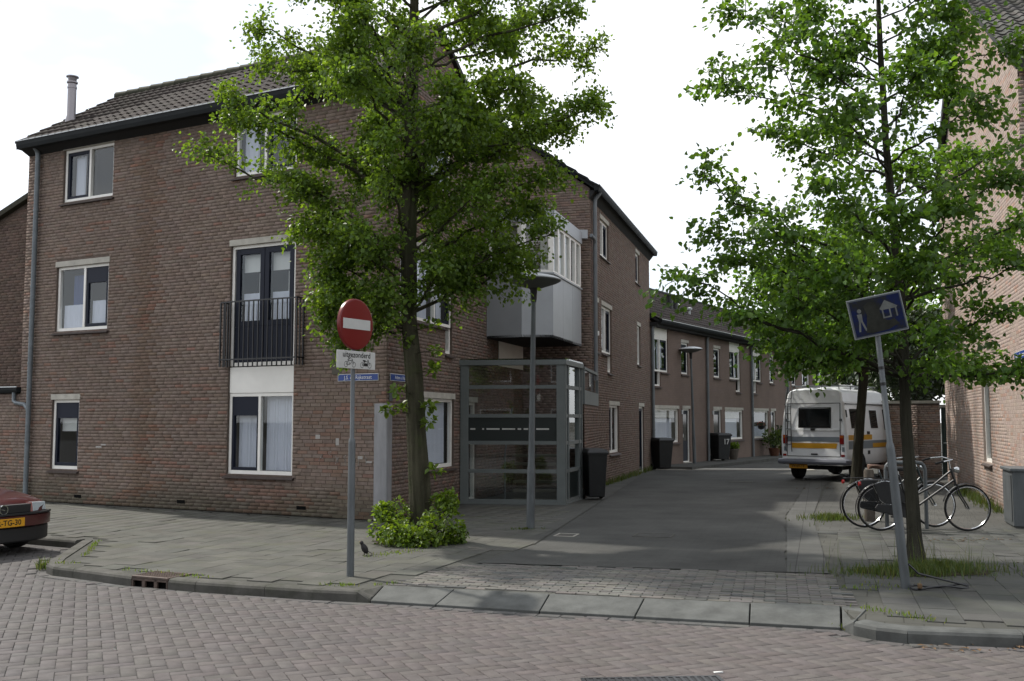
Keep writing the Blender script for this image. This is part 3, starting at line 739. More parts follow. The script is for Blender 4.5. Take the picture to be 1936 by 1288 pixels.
# ------------------------------------------------------------------ corner house
FW = Frame((CX,CY), -62, -1); SA = Frame((CX,CY), 17, 1)
assert FW.n[1] < 0 and SA.n[0] > 0
house = thing('corner_house', 'three-storey brown brick corner house with tiled roof, French balcony and grey bay window', 'house', (CX,CY,0), world=True)
def fcol(s, z, rng):
    c = rng.choice([(.182,.138,.112),(.192,.149,.124),(.172,.132,.110),(.184,.139,.112),(.197,.155,.131)])
    red = .07+.26*max(0, 1-z/2.6)
    if 5.35 < s < 6.05: red += .26*(1-abs(s-5.7)/.45)*(.55+.45*math.sin(z*2.1))
    cl = .5+.5*math.sin(s*2.3+3.1*math.sin(z*3.7)+1.9*math.sin(s*.7+z*5.3)); red *= 2.4*cl**3
    if rng.random() < red: c = (.200*rng.uniform(.92,1.1), .120, .091)
    st_ = max(0, 1-abs(s-5.68-.06*math.sin(z*3.1))/.42)
    if rng.random() < st_*1.3: c = (c[0], c[1]*.91, c[2]*.82)
    k = 1.0
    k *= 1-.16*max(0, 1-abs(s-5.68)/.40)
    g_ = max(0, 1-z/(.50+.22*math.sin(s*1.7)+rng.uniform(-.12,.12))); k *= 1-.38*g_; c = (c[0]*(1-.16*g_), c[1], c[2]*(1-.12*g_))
    for (a_, b_, c_, d_) in fops:      # rain streaks under the sills
        if a_-.12 < s < b_+.12 and c_-.95 < z < c_-.05: k *= 1-.22*(1-(c_-z)/.95)*(.6+.4*math.sin(s*23+a_*7))
    c = tuple(.72*v+.28*m_ for v, m_ in zip(c, (.185,.141,.115))); pt = .5+.5*math.sin(s*.9+1.3*math.sin(z*.8+s*.3)); k *= .93+.13*pt
    k *= 1.10
    return vary((c[0]*k, c[1]*k, c[2]*k), rng, .085, .02)
fops = [(6.69,8.17,6.12,7.33),(6.73,8.27,3.45,4.89),(7.46,8.27,.66,2.17),(1.98,3.50,.68,4.94),(2.0,3.46,6.12,7.33)]
wf = facade(house, FW, 0.0, 9.28, 7.56, fops, fcol, 11, nobj=300, key=lambda i: (i[0] > 2.0)+(i[2] > 2.45)+(i[2] < .5)*.5+i[0]*.1)
window(house, FW, 6.69, 8.17, 6.12, 7.33, [(6.75,7.37,6.18,7.16,False,None),(7.45,8.11,6.18,7.16,True,'side')], lab='top-floor window with one navy casement')
window(house, FW, 6.73, 8.27, 3.45, 4.89, [(6.79,7.44,3.52,4.72,True,'navyhalf'),(7.50,8.21,3.52,4.72,False,'blue')], lab='first-floor window with half net curtains')
window(house, FW, 7.46, 8.27, .66, 2.17, [(7.52,8.21,.73,2.00,True,'navyblind')], lab='narrow ground-floor window with navy top panel')
window(house, FW, 2.0, 3.46, 6.12, 7.33, [(2.06,2.70,6.18,7.16,True,None),(2.78,3.40,6.18,7.16,False,'side')], lab='top-floor window half behind the tree')
window(house, FW, 1.98, 3.50, .68, 2.13, [(2.04,2.75,.75,2.07,False,'full'),(2.81,3.44,.75,2.07,.05,'navyfull')], lintel=False, lab='ground-floor window with long net curtains')
MB(FW).box(1.985, 3.495, -.12, -.03, 2.132, 2.60).build('spandrel_panel', M['cream'], house, bevel=.004)
fd = window(house, FW, 1.98, 3.50, 2.62, 4.94, [(2.06,2.735,3.34,4.76,.10,'door'),(2.745,3.42,3.34,4.76,.10,'door')], sill=False, name='french_door', mull=False, lab='navy French doors behind a black railing')
for a_, b_ in ((2.06,2.735),(2.745,3.42)): MB(FW).box(a_, b_, -.127, -.06, 2.69, 3.338).build('door_panel', M['navy'], fd, bevel=.004)
# balcony railing
r = MB(FW); zt, zb = 3.77, 2.60; sA, sB, dd = 1.76, 3.52, .20
for z in (zt, zb+.13): r.box(sA, sB, dd-.012, dd+.012, z-.012, z+.012)
for s in (sA, sB):
    for z in (zt, zb+.13): r.box(s-.012, s+.012, 0.0, dd-.012, z-.012, z+.012)
    for k in range(3): r.box(s-.012, s+.012, .02+k*.09, .02+k*.09+.02, zb, zt-.012)
bal = r.build('balcony_railing', M['black'], house)
nb = 17; bm_ = MB(); bm_.box(-.009, .009, -.009, .009, zb-zt, -.012); bme = bm_.mesh('baluster'); bme.materials.append(M['black'])
for k in range(nb): piece('baluster', bme, bal, FW.P(sA+(sB-sA)*k/(nb-1), dd+.0, zt), (0,0,FW.rz()))
downpipe(house, FW, 8.88, .0, 7.45, .05)
# side wall, gable and link
def scol(s, z, rng):
    c = rng.choice([(.168,.127,.104),(.177,.137,.115),(.159,.122,.103),(.169,.127,.103)])
    if rng.random() < .14: c = (.182,.118,.094)
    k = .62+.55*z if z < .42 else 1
    return vary((c[0]*k, c[1]*k, c[2]*k), rng, .12, .03)
sops = [(1.66,3.0,6.05,7.17),(.52,3.10,3.43,4.87),(2.70,3.07,2.92,3.431),(1.30,3.20,.75,2.16),(3.85,4.55,0,2.12)]
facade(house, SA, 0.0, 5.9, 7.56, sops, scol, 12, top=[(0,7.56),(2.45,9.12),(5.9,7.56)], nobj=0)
facade(house, SA, 5.9, 7.95, 6.3, [], scol, 13)
window(house, SA, 1.66, 3.0, 6.05, 7.17, [(1.72,2.30,6.11,7.0,False,'full'),(2.36,2.94,6.11,7.0,True,None)])
window(house, SA, .52, 3.10, 3.43, 4.87, [(.58,1.3,3.5,4.7,False,'full'),(1.36,2.2,3.5,4.7,False,'full'),(2.26,3.04,3.5,4.7,True,'side')], low=(2.70,3.07,2.92))
window(house, SA, 1.30, 3.20, .75, 2.16, [(1.36,3.14,.82,1.99,False,'full')], lab='ground-floor side window with blue-white curtain')
window(house, SA, 3.85, 4.55, .0, 2.12, [(3.92,4.48,.1,2.0,False,None)], lintel=True, sill=False, name='entrance_door')
# roof
bR = 2.25
def roofP(s, b, z): return FW.P(s, -b, z)
zE, zR = 7.47, 9.20
nF = MB(FW)
sl = .194
nF.add([(9.30,.30,zE-.06),(-.12-.30*sl,.30,zE-.06),(-.1+bR*sl,-bR,zR-.06),(9.30,-bR,zR-.06),(9.30,.30,zE-.16),(-.12-.30*sl,.30,zE-.16),(-.1+bR*sl,-bR,zR-.16),(9.30,-bR,zR-.16)], [(0,1,2,3),(7,6,5,4),(0,4,5,1),(1,5,6,2),(2,6,7,3),(3,7,4,0)])
nF.add([(9.30,-bR,zR-.06),(-.1+bR*sl,-bR,zR-.06),(-.1+5.85*sl,-5.85,zE+.05),(9.30,-5.85,zE+.05),(9.30,-bR,zR-.16),(-.1+bR*sl,-bR,zR-.16),(-.1+5.85*sl,-5.85,zE-.05),(9.30,-5.85,zE-.05)], [(0,1,2,3),(7,6,5,4),(0,4,5,1),(1,5,6,2),(2,6,7,3),(3,7,4,0)])
roof = nF.build('roof', M['soffit'], house)
P0 = Vector(roofP(9.30, -.32, zE-.045)); ex = Vector((-FW.a[0], -FW.a[1], 0))
ey = (Vector(roofP(9.30, bR, zR-.045))-P0); slen = ey.length; ey.normalize()
TC = (.029,.022,.019)
def sk(u, v):      # drop the tiles past the slanting right-hand verge
    b = v/slen*(bR+.32)-.32
    return 9.30-u < -.1+b*sl
tile_roof(house, roof, P0, ex, ey, 48, 9, .204, slen/9, TC, 21, 300, key=lambda p: p.length, skip=sk)
rd = MB(FW)
rid = None; rmesh = MB(); rmesh.tube([(-.2,0,0),(.2,0,.012)], [.105,.115], 10); rme = rmesh.mesh('ridge_tile'); setcol(rme, [(1,1,1)]*len(rme.polygons)); rme.materials.append(M['tile']); shade(rme)
rng = random.Random(4)
for k in range(24):
    s = 9.1-k*.385
    if s < .4: break
    piece('ridge_tile', rme, roof, roofP(s, bR, zR-.03), (0, 0, FW.rz()), vary((.042,.042,.028), rng, .2))
# eaves: soffit board and gutter
MB(FW).prof(-.06, 9.27, [(.0,zE-.25),(.20,zE-.155),(.20,zE-.10),(0,zE-.05)]).build('eaves_board', M['soffit'], house)
gutter(house, FW, -.12, 9.26, .34, zE-.0, .14, .16)
# stainless flue on the roof
fl = Vector(roofP(8.93, .72, 0)); fz = zE+(zR-zE)*(.72+.32)/(bR+.32)
q = MB(); q.lathe([(.12,fz-.25),(.12,fz-.02),(.090,fz+.10),(.090,fz+.70),(.10,fz+.70),(.10,fz+.74),(.09,fz+.74),(.09,fz+.80),(.115,fz+.82),(.115,fz+.85),(.08,fz+.86),(.10,fz+.94),(.13,fz+.95),(.13,fz+.97),(.0,fz+.98)], 20, (fl.x, fl.y, 0))
q.build('flue', mat('stainless_flue', (.26,.24,.25), .35, .5, metal=.6), house, smooth=True)
# hidden rear walls close the volume
q = MB(FW); q.add([(9.28,0,0),(9.28,-5.85,0),(9.28,-5.85,7.5),(9.28,-bR,9.05),(9.28,0,7.5)], [(0,1,2,3,4)]); q.add([(9.28,-5.85,0),(1.2,-5.85,0),(1.2,-5.85,7.55),(9.28,-5.85,7.55)], [(0,1,2,3)])
q.add([(1.2,-5.85,6.28),(1.6,-7.85,6.28),(9.28,-7.85,6.28),(9.28,-5.85,6.28)], [(0,1,2,3)]); q.build('rear_wall', M['mortar'], house)
# corner guard, street name plates, marks on the wall
q = MB(); q.prism([FW.P(.24,.012,0)[:2], FW.P(-.02,.030,0)[:2], SA.P(-.02,.030,0)[:2], SA.P(.20,.012,0)[:2], SA.P(.20,.008,0)[:2], FW.P(.0,.009,0)[:2], FW.P(.24,.008,0)[:2]], 0.0, 1.92)
q.build('corner_guard', mat('steel_guard', (.27,.27,.28), .55, .5, metal=.2, nscale=5, namt=.2, streak=.3), house)
q = MB(SA); q.box(.075, .12, .0125, .0165, 1.36, 1.50); q.build('sticker', M['green'], house)
for (s, z, w_, h_) in ((6.85,1.12,.16,.035),(6.72,1.165,.14,.03),(1.42,1.36,.10,.07),(.52,1.02,.10,.05),(.34,.95,.12,.03),(1.0,1.28,.07,.12)):
    MB(FW).box(s-w_/2, s+w_/2, .0095, .0105, z-h_/2, z+h_/2).build('paint_patch', M['chalk'], wf)
rng = random.Random(77)
for k in range(7):    # faint scribbles
    s, z = 1.35-k*.16, .98+.03*math.sin(k*2); q = MB(FW)
    pts = [(s+rng.uniform(-.07,.07), .0105, z+rng.uniform(-.10,.12)) for _ in range(4)]
    q.tube(pts, .0035, 4); q.build('scribble', M['chalk'], wf)
for s in (7.41,1.76,4.6):
    MB(FW).box(s-.10, s+.10, .0, .0125, .11, .17).build('vent', M['hole'], wf)
def nameplate(fr, s0, s1, z0, z1, body, label, flip, nm='street_sign', root=None, sx=1.0):
    t = thing(nm, label, 'sign', fr.P((s0+s1)/2, 0, z0), world=True)
    MB(fr).box(s0, s1, .012, .024, z0, z1).build('plate', M['signwhite'], t, bevel=.004)
    MB(fr).box(s0+.012, s1-.012, .0242, .0262, z0+.012, z1-.012).build('plate_field', M['signblue'], t)
    p = fr.P((s0+s1)/2, .0275, (z0+z1)/2-.002); rz = math.atan2(-fr.n[0]*-1, -fr.n[1]) if False else math.atan2(fr.n[0], -fr.n[1])
    text(body, (z1-z0)*.72, mat('plate_lettering', (.75,.75,.75), .5, .3), t, p, rz, bold=0.0, sx=sx)
    return t
nameplate(FW, .155, 1.0, 2.30, 2.425, 'J.S. de Rijkstraat', 'blue street name plate reading J.S. de Rijkstraat on the front wall', 0, sx=.98)
nameplate(SA, .08, 1.20, 2.30, 2.425, 'Adam v. Harenstraat', 'blue street name plate just round the corner, half hidden by the tree trunk', 0, sx=.98)
q = MB(SA); q.box(.06, .20, .012, .02, 1.96, 2.16); nb_ = q.build('notice_plate', M['steel'], house)

# ---- bay window on the side wall
BP = [SA.P(5.2,0,0)[:2], (.20,21.20), (.875,21.30), (1.66,23.95), SA.P(7.95,0,0)[:2]]
zb0, zb1, zb2, zb3 = 3.40, 4.78, 5.87, 6.16
bay = MB().prism(BP, zb0, zb0+.05).build('bay_window', M['soffit'], house)
def bayface(i): 
    (ax, ay), (bx, by) = BP[i], BP[i+1]
    f = Frame((ax, ay), math.degrees(math.atan2(bx-ax, by-ay)), 1); return f, math.hypot(bx-ax, by-ay)
for i, npan, nmul in ((0,1,1),(1,1,1),(2,3,5)):
    f, l = bayface(i)
    for k in range(npan): MB(f).box(l*k/npan+.004, l*(k+1)/npan-.004, -.03, .0, zb0, zb1-.02).build('cladding_panel', M['clad'], bay)
    MB(f).box(-.01, l+.01, -.04, .03, zb1-.02, zb1+.015).build('bay_sill', M['clad'], bay)
    for k in range(2 if i == 2 else 1):
        n2 = 2 if i == 2 else 1
        MB(f).box(l*k/n2+.003, l*(k+1)/n2-.003, -.03, .03, zb2, zb3).build('fascia_panel', M['clad'], bay)
    q = MB(f); q.box(.0, l, -.07, -.01, zb1+.015, zb1+.07); q.box(0, l, -.07, -.01, zb2-.06, zb2)
    for k in range(nmul+1):
        x = l*k/nmul; wd = .07 if 0 < k < nmul else .10
        q.box(max(0, x-wd), min(l, x+wd), -.075, -.005, zb1+.07, zb2-.06)
    q.build('mullion', M['white'], bay)
    for k in range(nmul): MB(f).sheet(l*k/nmul+.06, l*(k+1)/nmul-.06, -.045, zb1+.06, zb2-.05).build('pane', M['glass'], bay)
    if i != 1: curtain(bay, f, .1, l-.1, zb1+.05, zb2-.05, -.3, M['blind'], .02, .08)
MB().prism(BP, zb3-.02, zb3+.02).build('bay_roof', M['clad'], bay)
pe = BP[3]; q = MB(); q.box(pe[0]-.06, pe[0]+.16, pe[1]-.06, pe[1]+.14, zb3-.16, zb3+.05, raw=True); q.build('rain_hopper', M['clad'], bay)
# plastered soffit wall under the bay
q = MB(SA); q.box(6.0, 7.9, .015, .03, 2.85, 3.40); q.build('plaster_panel', M['cream'], house)

# ------------------------------------------------------------------ side-street house with the gable
WG = Frame((2.2007,25.246), 16, 1)
wing = thing('side_street_house', 'three-storey brick house beside the bay window, its gable end towards the main street', 'house', WG.P(-1.1,0,0), world=True)
def wcol(s, z, rng):
    c = rng.choice([(.180,.136,.112),(.189,.146,.122),(.171,.130,.109),(.181,.137,.112)])
    if rng.random() < .12: c = (.187,.128,.104)
    return vary(c, rng, .10, .03)
wops = [(.15,1.35,5.86,6.92),(5.9,6.65,5.93,6.97),(-.68,-.12,3.36,4.70),(.28,1.72,3.37,4.70),(1.08,1.70,2.90,3.371),(6.08,6.77,3.37,4.70),(1.27,2.75,.77,2.15),(6.3,7.35,0,2.18)]
facade(wing, WG, -1.1, 8.85, 7.30, wops, wcol, 31)
window(wing, WG, .15, 1.35, 5.86, 6.92, [(.21,.72,5.92,6.75,False,None),(.78,1.29,5.92,6.75,True,None)])
window(wing, WG, 5.9, 6.65, 5.93, 6.97, [(5.96,6.59,5.99,6.8,True,None)])
window(wing, WG, -.68, -.12, 3.36, 4.70, [(-.62,-.18,3.43,4.53,False,'full')])
window(wing, WG, .28, 1.72, 3.37, 4.70, [(.34,.98,3.44,4.53,False,'full'),(1.04,1.66,3.44,4.53,True,'half')], low=(1.08,1.70,2.90))
window(wing, WG, 6.08, 6.77, 3.37, 4.70, [(6.14,6.71,3.44,4.53,False,None)])
window(wing, WG, 1.27, 2.75, .77, 2.15, [(1.33,1.80,.84,1.98,True,None),(1.86,2.69,.84,1.98,False,'full')])
window(wing, WG, 6.3, 7.35, 0, 2.18, [(6.38,7.27,.05,2.05,.12,None)], sill=False, name='front_door')
GF = Frame(WG.P(-1.1,0,0)[:2], 16-90, -1)
facade(wing, GF, 0, 6.4, 7.30, [], wcol, 32, top=[(0,7.30),(3.2,9.62),(6.4,7.30)])
q = MB(WG)
for a0, a1, z0_, z1_ in ((.24,-3.2,7.28,9.72),(-3.2,-6.8,9.72,7.28)):
    q.add([(-1.22,a0,z0_),(9.0,a0,z0_),(9.0,a1,z1_),(-1.22,a1,z1_),(-1.22,a0,z0_-.1),(9.0,a0,z0_-.1),(9.0,a1,z1_-.1),(-1.22,a1,z1_-.1)], [(0,1,2,3),(7,6,5,4),(0,4,5,1),(1,5,6,2),(2,6,7,3),(3,7,4,0)])
wr = q.build('roof', M['gutter'], wing)
q = MB(WG)
for k in range(12):   # verge tiles along the gable
    t = k/12; d_ = .27-3.47*t; z_ = 7.30+2.45*t
    q.hexa([(-1.26,d_,z_-.03),(-1.02,d_,z_-.03),(-1.02,d_-.33,z_+.17),(-1.26,d_-.33,z_+.17),(-1.26,d_,z_+.03),(-1.02,d_,z_+.03),(-1.02,d_-.33,z_+.215),(-1.26,d_-.33,z_+.215)])
q.build('verge_tiles', M['gutter'], wr, kind='stuff')
MB(WG).prof(-1.15, 8.95, [(.0,7.02),(.14,7.195),(.14,7.22),(0,7.24)]).build('eaves_board', M['soffit'], wing)
gutter(wing, WG, -1.25, 9.02, .27, 7.33, .13, .13)
downpipe(wing, WG, -.92, 2.6, 7.25, .05, .09, M['pipegrey'])
MB(WG).tube([(-.92,.09,5.95),(-1.0,.09,6.05),(-1.25,.06,6.10)], .045, 8).build('downpipe', M['pipegrey'], wing, smooth=True)
q = MB(WG); q.add([(8.85,0,0),(8.85,-6.4,0),(8.85,-6.4,7.3),(8.85,-3.2,9.6),(8.85,0,7.3)], [(0,1,2,3,4)]); q.add([(8.85,-6.4,0),(-1.1,-6.4,0),(-1.1,-6.4,7.3),(8.85,-6.4,7.3)], [(0,1,2,3)]); q.build('rear_wall', M['mortar'], wing)
MB(WG).box(-.30,-.22,.0,.04,3.75,3.86).build('alarm_box', M['white'], wing)

# ------------------------------------------------------------------ neighbour on the far left
nbh = thing('neighbour_house', 'dark brick house at the left edge with a low front annexe', 'house', FW.P(9.5,0,0), world=True)
def ncol(s, z, rng):
    c = rng.choice([(.120,.085,.068),(.105,.076,.062),(.13,.09,.072)]); return vary(c, rng, .12, .03)
facade(nbh, FW, 9.281, 14.0, 2.20, [], fcol, 41)
NB = Frame(FW.P(9.281,-.42,0)[:2], -62, -1)
facade(nbh, NB, 0, 5.0, 2.9, [], ncol, 42, z0=2.0, top=[(0,2.9),(0.001,6.60),(4.95,4.9),(4.951,2.9)])
q = MB(NB); q.add([(-.02,.14,6.70),(5.2,.14,4.92),(5.2,-4,4.92),(-.02,-4,6.70),(-.02,.14,6.58),(5.2,.14,4.80),(5.2,-4,4.80),(-.02,-4,6.58)], [(0,1,2,3),(7,6,5,4),(0,4,5,1),(1,5,6,2),(2,6,7,3),(3,7,4,0)])
nroof = q.build('roof', M['tile'], nbh, white=True)
nroof.color = (.04,.038,.026,1)
q = MB(FW); q.box(9.30, 15, -.42, .02, 2.2, 2.26); q.build('annexe_roof', M['gutter'], nbh)
gutter(nbh, FW, 9.25, 15, .12, 2.33, .12, .11)
MB(FW).tube([(9.40,.06,2.22),(9.40,.06,2.05),(9.30,.08,2.0),(9.02,.09,1.97),(8.90,.09,1.86)], .04, 8).build('downpipe', M['zinc'], nbh, smooth=True)
q = MB(FW); q.add([(9.3,-4,0),(14.4,-4,0),(14.4,-4,4.8),(9.3,-4,6.5)], [(0,1,2,3)]); q.build('rear_wall', M['mortar'], nbh)

# ------------------------------------------------------------------ terrace of two-storey houses down the side street
RO = (4.65,33.8); TF = Frame(RO, 31.5, 1)
mrow = mat_paving('terrace_brick', (.182,.132,.108), (.168,.124,.104), (.142,.112,.094), .22, .0625, (R(90),0,R(90-31.5)), .5, .25, .006, .9, .12)
mrow.node_tree.nodes['Mapping'].inputs['Location'].default_value = (RO[0], RO[1], 0)
def terrace(s0, s1, lay, label, idx):
    h = thing('terrace_house', label, 'house', TF.P(s0,0,0), group='terraced houses along the side street', world=True)
    mir = lay == 'B'
    X = (lambda a, b: (s0+a, s0+b)) if not mir else (lambda a, b: (s1-b, s1-a))
    w1 = X(.2,1.55); lo = X(.2,.87); w2 = X(2.75,3.42); gw = X(.28,2.45); dr = X(2.82,3.52)
    if mir: w1 = (s0+2.72, s0+4.05); lo = (s0+3.45, s0+4.05); w2 = (s0+.90, s0+1.62); gw = (s0+2.10, s0+4.28); dr = (s0+.80, s0+1.68)
    ops = [(w1[0],w1[1],3.30,4.90),(lo[0],lo[1],2.80,3.301),(w2[0],w2[1],3.30,4.55),(gw[0],gw[1],.86,2.15),(dr[0],dr[1],.0,2.16)]
    facade(h, TF, s0, s1, 5.0, ops, wcol, bricks=False, wallmat=mrow)
    m_ = (w1[0]+w1[1])/2
    window(h, TF, w1[0], w1[1], 3.30, 4.47, [(w1[0]+.06,m_-.03,3.37,4.41,True if mir else False,'full' if not mir else None),(m_+.03,w1[1]-.06,3.37,4.41,False if mir else True,'full')], lintel=False, low=(lo[0],lo[1],2.80), top_panel=4.88)
    window(h, TF, w2[0], w2[1], 3.30, 4.55, [(w2[0]+.06,w2[1]-.06,3.37,4.38,True,'navytop' if idx != 1 else None)])
    window(h, TF, gw[0], gw[1], .86, 2.15, [(gw[0]+.06,gw[1]-.06,.93,1.98,False,'shutter' if idx < 2 else 'half')], ft=.07)
    d = window(h, TF, dr[0], dr[1], .10, 2.16, [], sill=False, room=False, name='front_door')
    q = MB(TF); q.box(dr[0]+.06, dr[1]-.06, -.12, -.08, .12, 1.99); leaf = q.build('door_leaf', M['navy'], d)
    MB(TF).box(dr[0]+.2, dr[1]-.12, -.08, -.074, .9, 1.85).build('pane', M['darkglass'], d)
    MB(TF).box(dr[0]+.10, dr[0]+.13, -.08, -.03, 1.02, 1.14).build('handle', M['chrome'], d)
    MB(TF).box(dr[0], dr[1], -.1, .05, .085, .13).build('doorstep', M['lintel'], d)
    q = MB(TF)
    for a0, a1, z0_, z1_ in ((.40,-3.1,4.98,7.0),(-3.1,-6.6,7.0,4.98)):
        q.add([(s0,a0,z0_),(s1,a0,z0_),(s1,a1,z1_),(s0,a1,z1_),(s0,a0,z0_-.1),(s1,a0,z0_-.1),(s1,a1,z1_-.1),(s0,a1,z1_-.1)], [(0,1,2,3),(7,6,5,4),(0,4,5,1),(1,5,6,2),(2,6,7,3),(3,7,4,0)])
    rf = q.build('roof', M['soffit'], h)
    P0 = Vector(TF.P(s0,.43,4.985)); ex_ = Vector((TF.a[0],TF.a[1],0)); ey_ = Vector(TF.P(s0,-3.1,7.005))-P0; sl2 = ey_.length; ey_.normalize()
    nx = round((s1-s0)/.21)
    tile_roof(h, rf, P0, ex_, ey_, nx, 12, (s1-s0)/nx, sl2/12, (.060,.050,.045), 50+idx, 0)
    q = MB(TF)
    for k in range(int((s1-s0)/.4)+1): q.tube([(s0+k*.4,-3.1,7.02),(min(s1,s0+k*.4+.41),-3.1,7.03)], [.09,.10], 8)
    q.build('ridge_tiles', M['gutter'], rf, kind='stuff')
    gutter(h, TF, s0, s1, .45, 5.02, .12, .11)
    MB(TF).prof(s0, s1, [(.0,4.80),(.28,4.80),(.28,4.93),(0,4.95)]).build('eaves_board', M['soffit'], h)
    downpipe(h, TF, s0+.06, .1, 4.95, .05, .07, M['pipegrey'])
    q = MB(TF); q.add([(s0,-6.2,0),(s1,-6.2,0),(s1,-6.2,5),(s0,-6.2,5)], [(0,1,2,3)])
    for s in (s0,s1): q.add([(s,-.02,0),(s,-6.2,0),(s,-6.2,5),(s,-3.1,6.8),(s,-.02,5)], [(0,1,2,3,4)])
    q.build('party_wall', M['mortar'], h)
    MB(TF).box(dr[0]-.14, dr[0]-.06, 0, .05, 1.85, 2.0).build('porch_lamp', M['lampwhite'], h)
    if idx == 0:
        for s in (4.40,4.92):
            P_ = TF.P(s0+s,-1.1,0); z_ = 4.98+2.02*(1.5/3.5)
            q = MB(); q.lathe([(.13,z_-.15),(.13,z_+.52),(.17,z_+.53),(.17,z_+.58),(.0,z_+.60)], 14, (P_[0],P_[1],0)); q.build('flue', M['black'], h, smooth=True)
    if idx == 1:
        P_ = TF.P(s0+.75,-.9,0); z_ = 4.98+2.02*(1.3/3.5)
        q = MB(); q.lathe([(.04,z_-.1),(.04,z_+.22),(.10,z_+.23),(.11,z_+.30),(.0,z_+.34)], 10, (P_[0],P_[1],0)); q.build('vent_cowl', M['lampwhite'], h, smooth=True)
    return h
terrace(0.02, 5.18, 'A', 'first brick terrace house next to the side-street house, with twin black roof flues', 0)
terrace(5.19, 10.47, 'B', 'second brick terrace house, with the numbered bin at its door', 1)
terrace(10.48, 15.75, 'A', 'third brick terrace house, with potted plants under its window', 2)
terrace(15.76, 21.0, 'B', 'fourth brick terrace house, mostly hidden behind the white van and tree', 3)
terrace(21.01, 26.3, 'A', 'farthest brick terrace house, behind the tree foliage', 4)

# ------------------------------------------------------------------ house on the right
RB = Frame((8.388,16.646), 17.5, -1)
rh = thing('right_house', 'pinkish brick house at the right edge, gable end lit by the sun', 'house', RB.P(-1,0,0), world=True)
def rcol(s, z, rng):
    c = rng.choice([(.36,.285,.245),(.375,.30,.26),(.35,.28,.245),(.365,.29,.25)])
    if rng.random() < .13+.10*max(0, 1-z/3): c = (.37,.25,.20)
    k = 1
    st = math.exp(-((s-3.4)/.8)**2)*.45*max(0, min(1, (3.6-z)/1.5))+math.exp(-((s-5.3)/.45)**2)*.42*max(0, min(1, (3.9-z)/2))   # damp streaks round the window
    k *= 1-st
    if z < .5: k *= .62+.7*z
    return vary((c[0]*k, c[1]*k, c[2]*k), rng, .09, .02)
facade(rh, RB, -1.0, 11.1, 7.35, [(3.2,4.25,.80,2.58)], rcol, 61, relief=.3, wallmat=mat('pale_mortar', (.345,.285,.248), .95, .1, nscale=6, namt=.15), top=[(-1.0,7.35),(5.2,11.0),(11.1,7.35)], nobj=300, key=lambda i: math.hypot(RB.P(i[0],0,0)[0], RB.P(i[0],0,0)[1])+abs(i[2]-2.0)*1.5+(9 if i[0] < -.35 else 0))
window(rh, RB, 3.2, 4.25, .80, 2.58, [(3.27,4.18,.87,2.41,False,None)])
RBf = Frame(RB.P(-1.0,0,0)[:2], 107.5, 1)
facade(rh, RBf, 0, 7.0, 7.3, [(1.2,2.6,.8,2.2),(1.2,2.6,3.4,4.8)], rcol, 62)
for z in (.8,3.4): window(rh, RBf, 1.2, 2.6, z, z+1.4, [(1.26,1.87,z+.07,z+1.23,False,'full'),(1.93,2.54,z+.07,z+1.23,True,None)])
q = MB(RB); W7 = -7.0
for a0, a1, z0_, z1_ in ((-1.45,5.2,7.22,11.14),(5.2,11.5,11.14,7.25)):
    q.add([(a0,.10,z0_),(a0,W7,z0_),(a1,W7,z1_),(a1,.10,z1_),(a0,.10,z0_-.12),(a0,W7,z0_-.12),(a1,W7,z1_-.12),(a1,.10,z1_-.12)], [(0,1,2,3),(7,6,5,4),(0,4,5,1),(1,5,6,2),(2,6,7,3),(3,7,4,0)])
rr = q.build('roof', M['soffit'], rh)
P0 = Vector(RB.P(-1.45,.13,7.24)); ex_ = Vector((-RB.n[0], -RB.n[1], 0)); ey_ = Vector(RB.P(5.2,.13,11.16))-P0; sl3 = ey_.length; ey_.normalize()
tile_roof(rh, rr, P0, ex_, ey_, 30, 22, .215, sl3/22, (.072,.070,.062), 63, 300, key=lambda p: p.length)
q = MB(RB)
q.add([(11.55,.16,7.0),(5.2,.16,10.98),(5.2,.16,11.24),(11.55,.16,7.30),(11.55,.07,7.0),(5.2,.07,10.98),(5.2,.07,11.24),(11.55,.07,7.30)], [(0,1,2,3),(7,6,5,4),(0,4,5,1),(1,5,6,2),(2,6,7,3),(3,7,4,0)])
q.build('verge_board', M['soffit'], rr)
q = MB(RB); q.add([(11.1,0,0),(11.1,W7,0),(11.1,W7,7.3),(11.1,0,7.3)], [(0,1,2,3)]); q.add([(-1,W7,0),(11.1,W7,0),(11.1,W7,7.3),(5.2,W7,11),(-1,W7,7.3)], [(0,1,2,3,4)]); q.build('rear_wall', M['mortar'], rh)
nameplate(RB, -.95, .15, 2.63, 2.77, 'Adam v. Harenstraat', 'blue street name plate cut by the right edge on the pink wall', 0, sx=1.0)

# ------------------------------------------------------------------ terrace across the main street, seen only as reflections
OH = Frame((-14,-5.5), 118, -1)
oh = thing('opposite_house', 'brick house across the main street, only mirrored in the windows', 'house', OH.P(0,0,0), world=True)
moh = mat_paving('opposite_brick', (.20,.15,.13), (.175,.13,.115), (.14,.12,.11), .22, .0625, (R(90),0,R(-28)), .5, .2, .006)
ops = [(2+k*3.6,3.6+k*3.6,z,z+1.4) for k in range(9) for z in (.8,3.5)]
facade(oh, OH, 0, 34, 5.8, ops, wcol, bricks=False, wallmat=moh)
for (a_, b_, c_, d_) in ops:
    q = MB(OH); q.box(a_,b_,-.12,-.05,c_,c_+.08); q.box(a_,b_,-.12,-.05,d_-.08,d_); q.box(a_,a_+.08,-.12,-.05,c_+.08,d_-.08); q.box(b_-.08,b_,-.12,-.05,c_+.08,d_-.08); w_ = q.build('window', M['white'], oh)
    MB(OH).box(a_+.08,b_-.08,-.10,-.09,c_+.08,d_-.08).build('pane', M['darkglass'], w_)
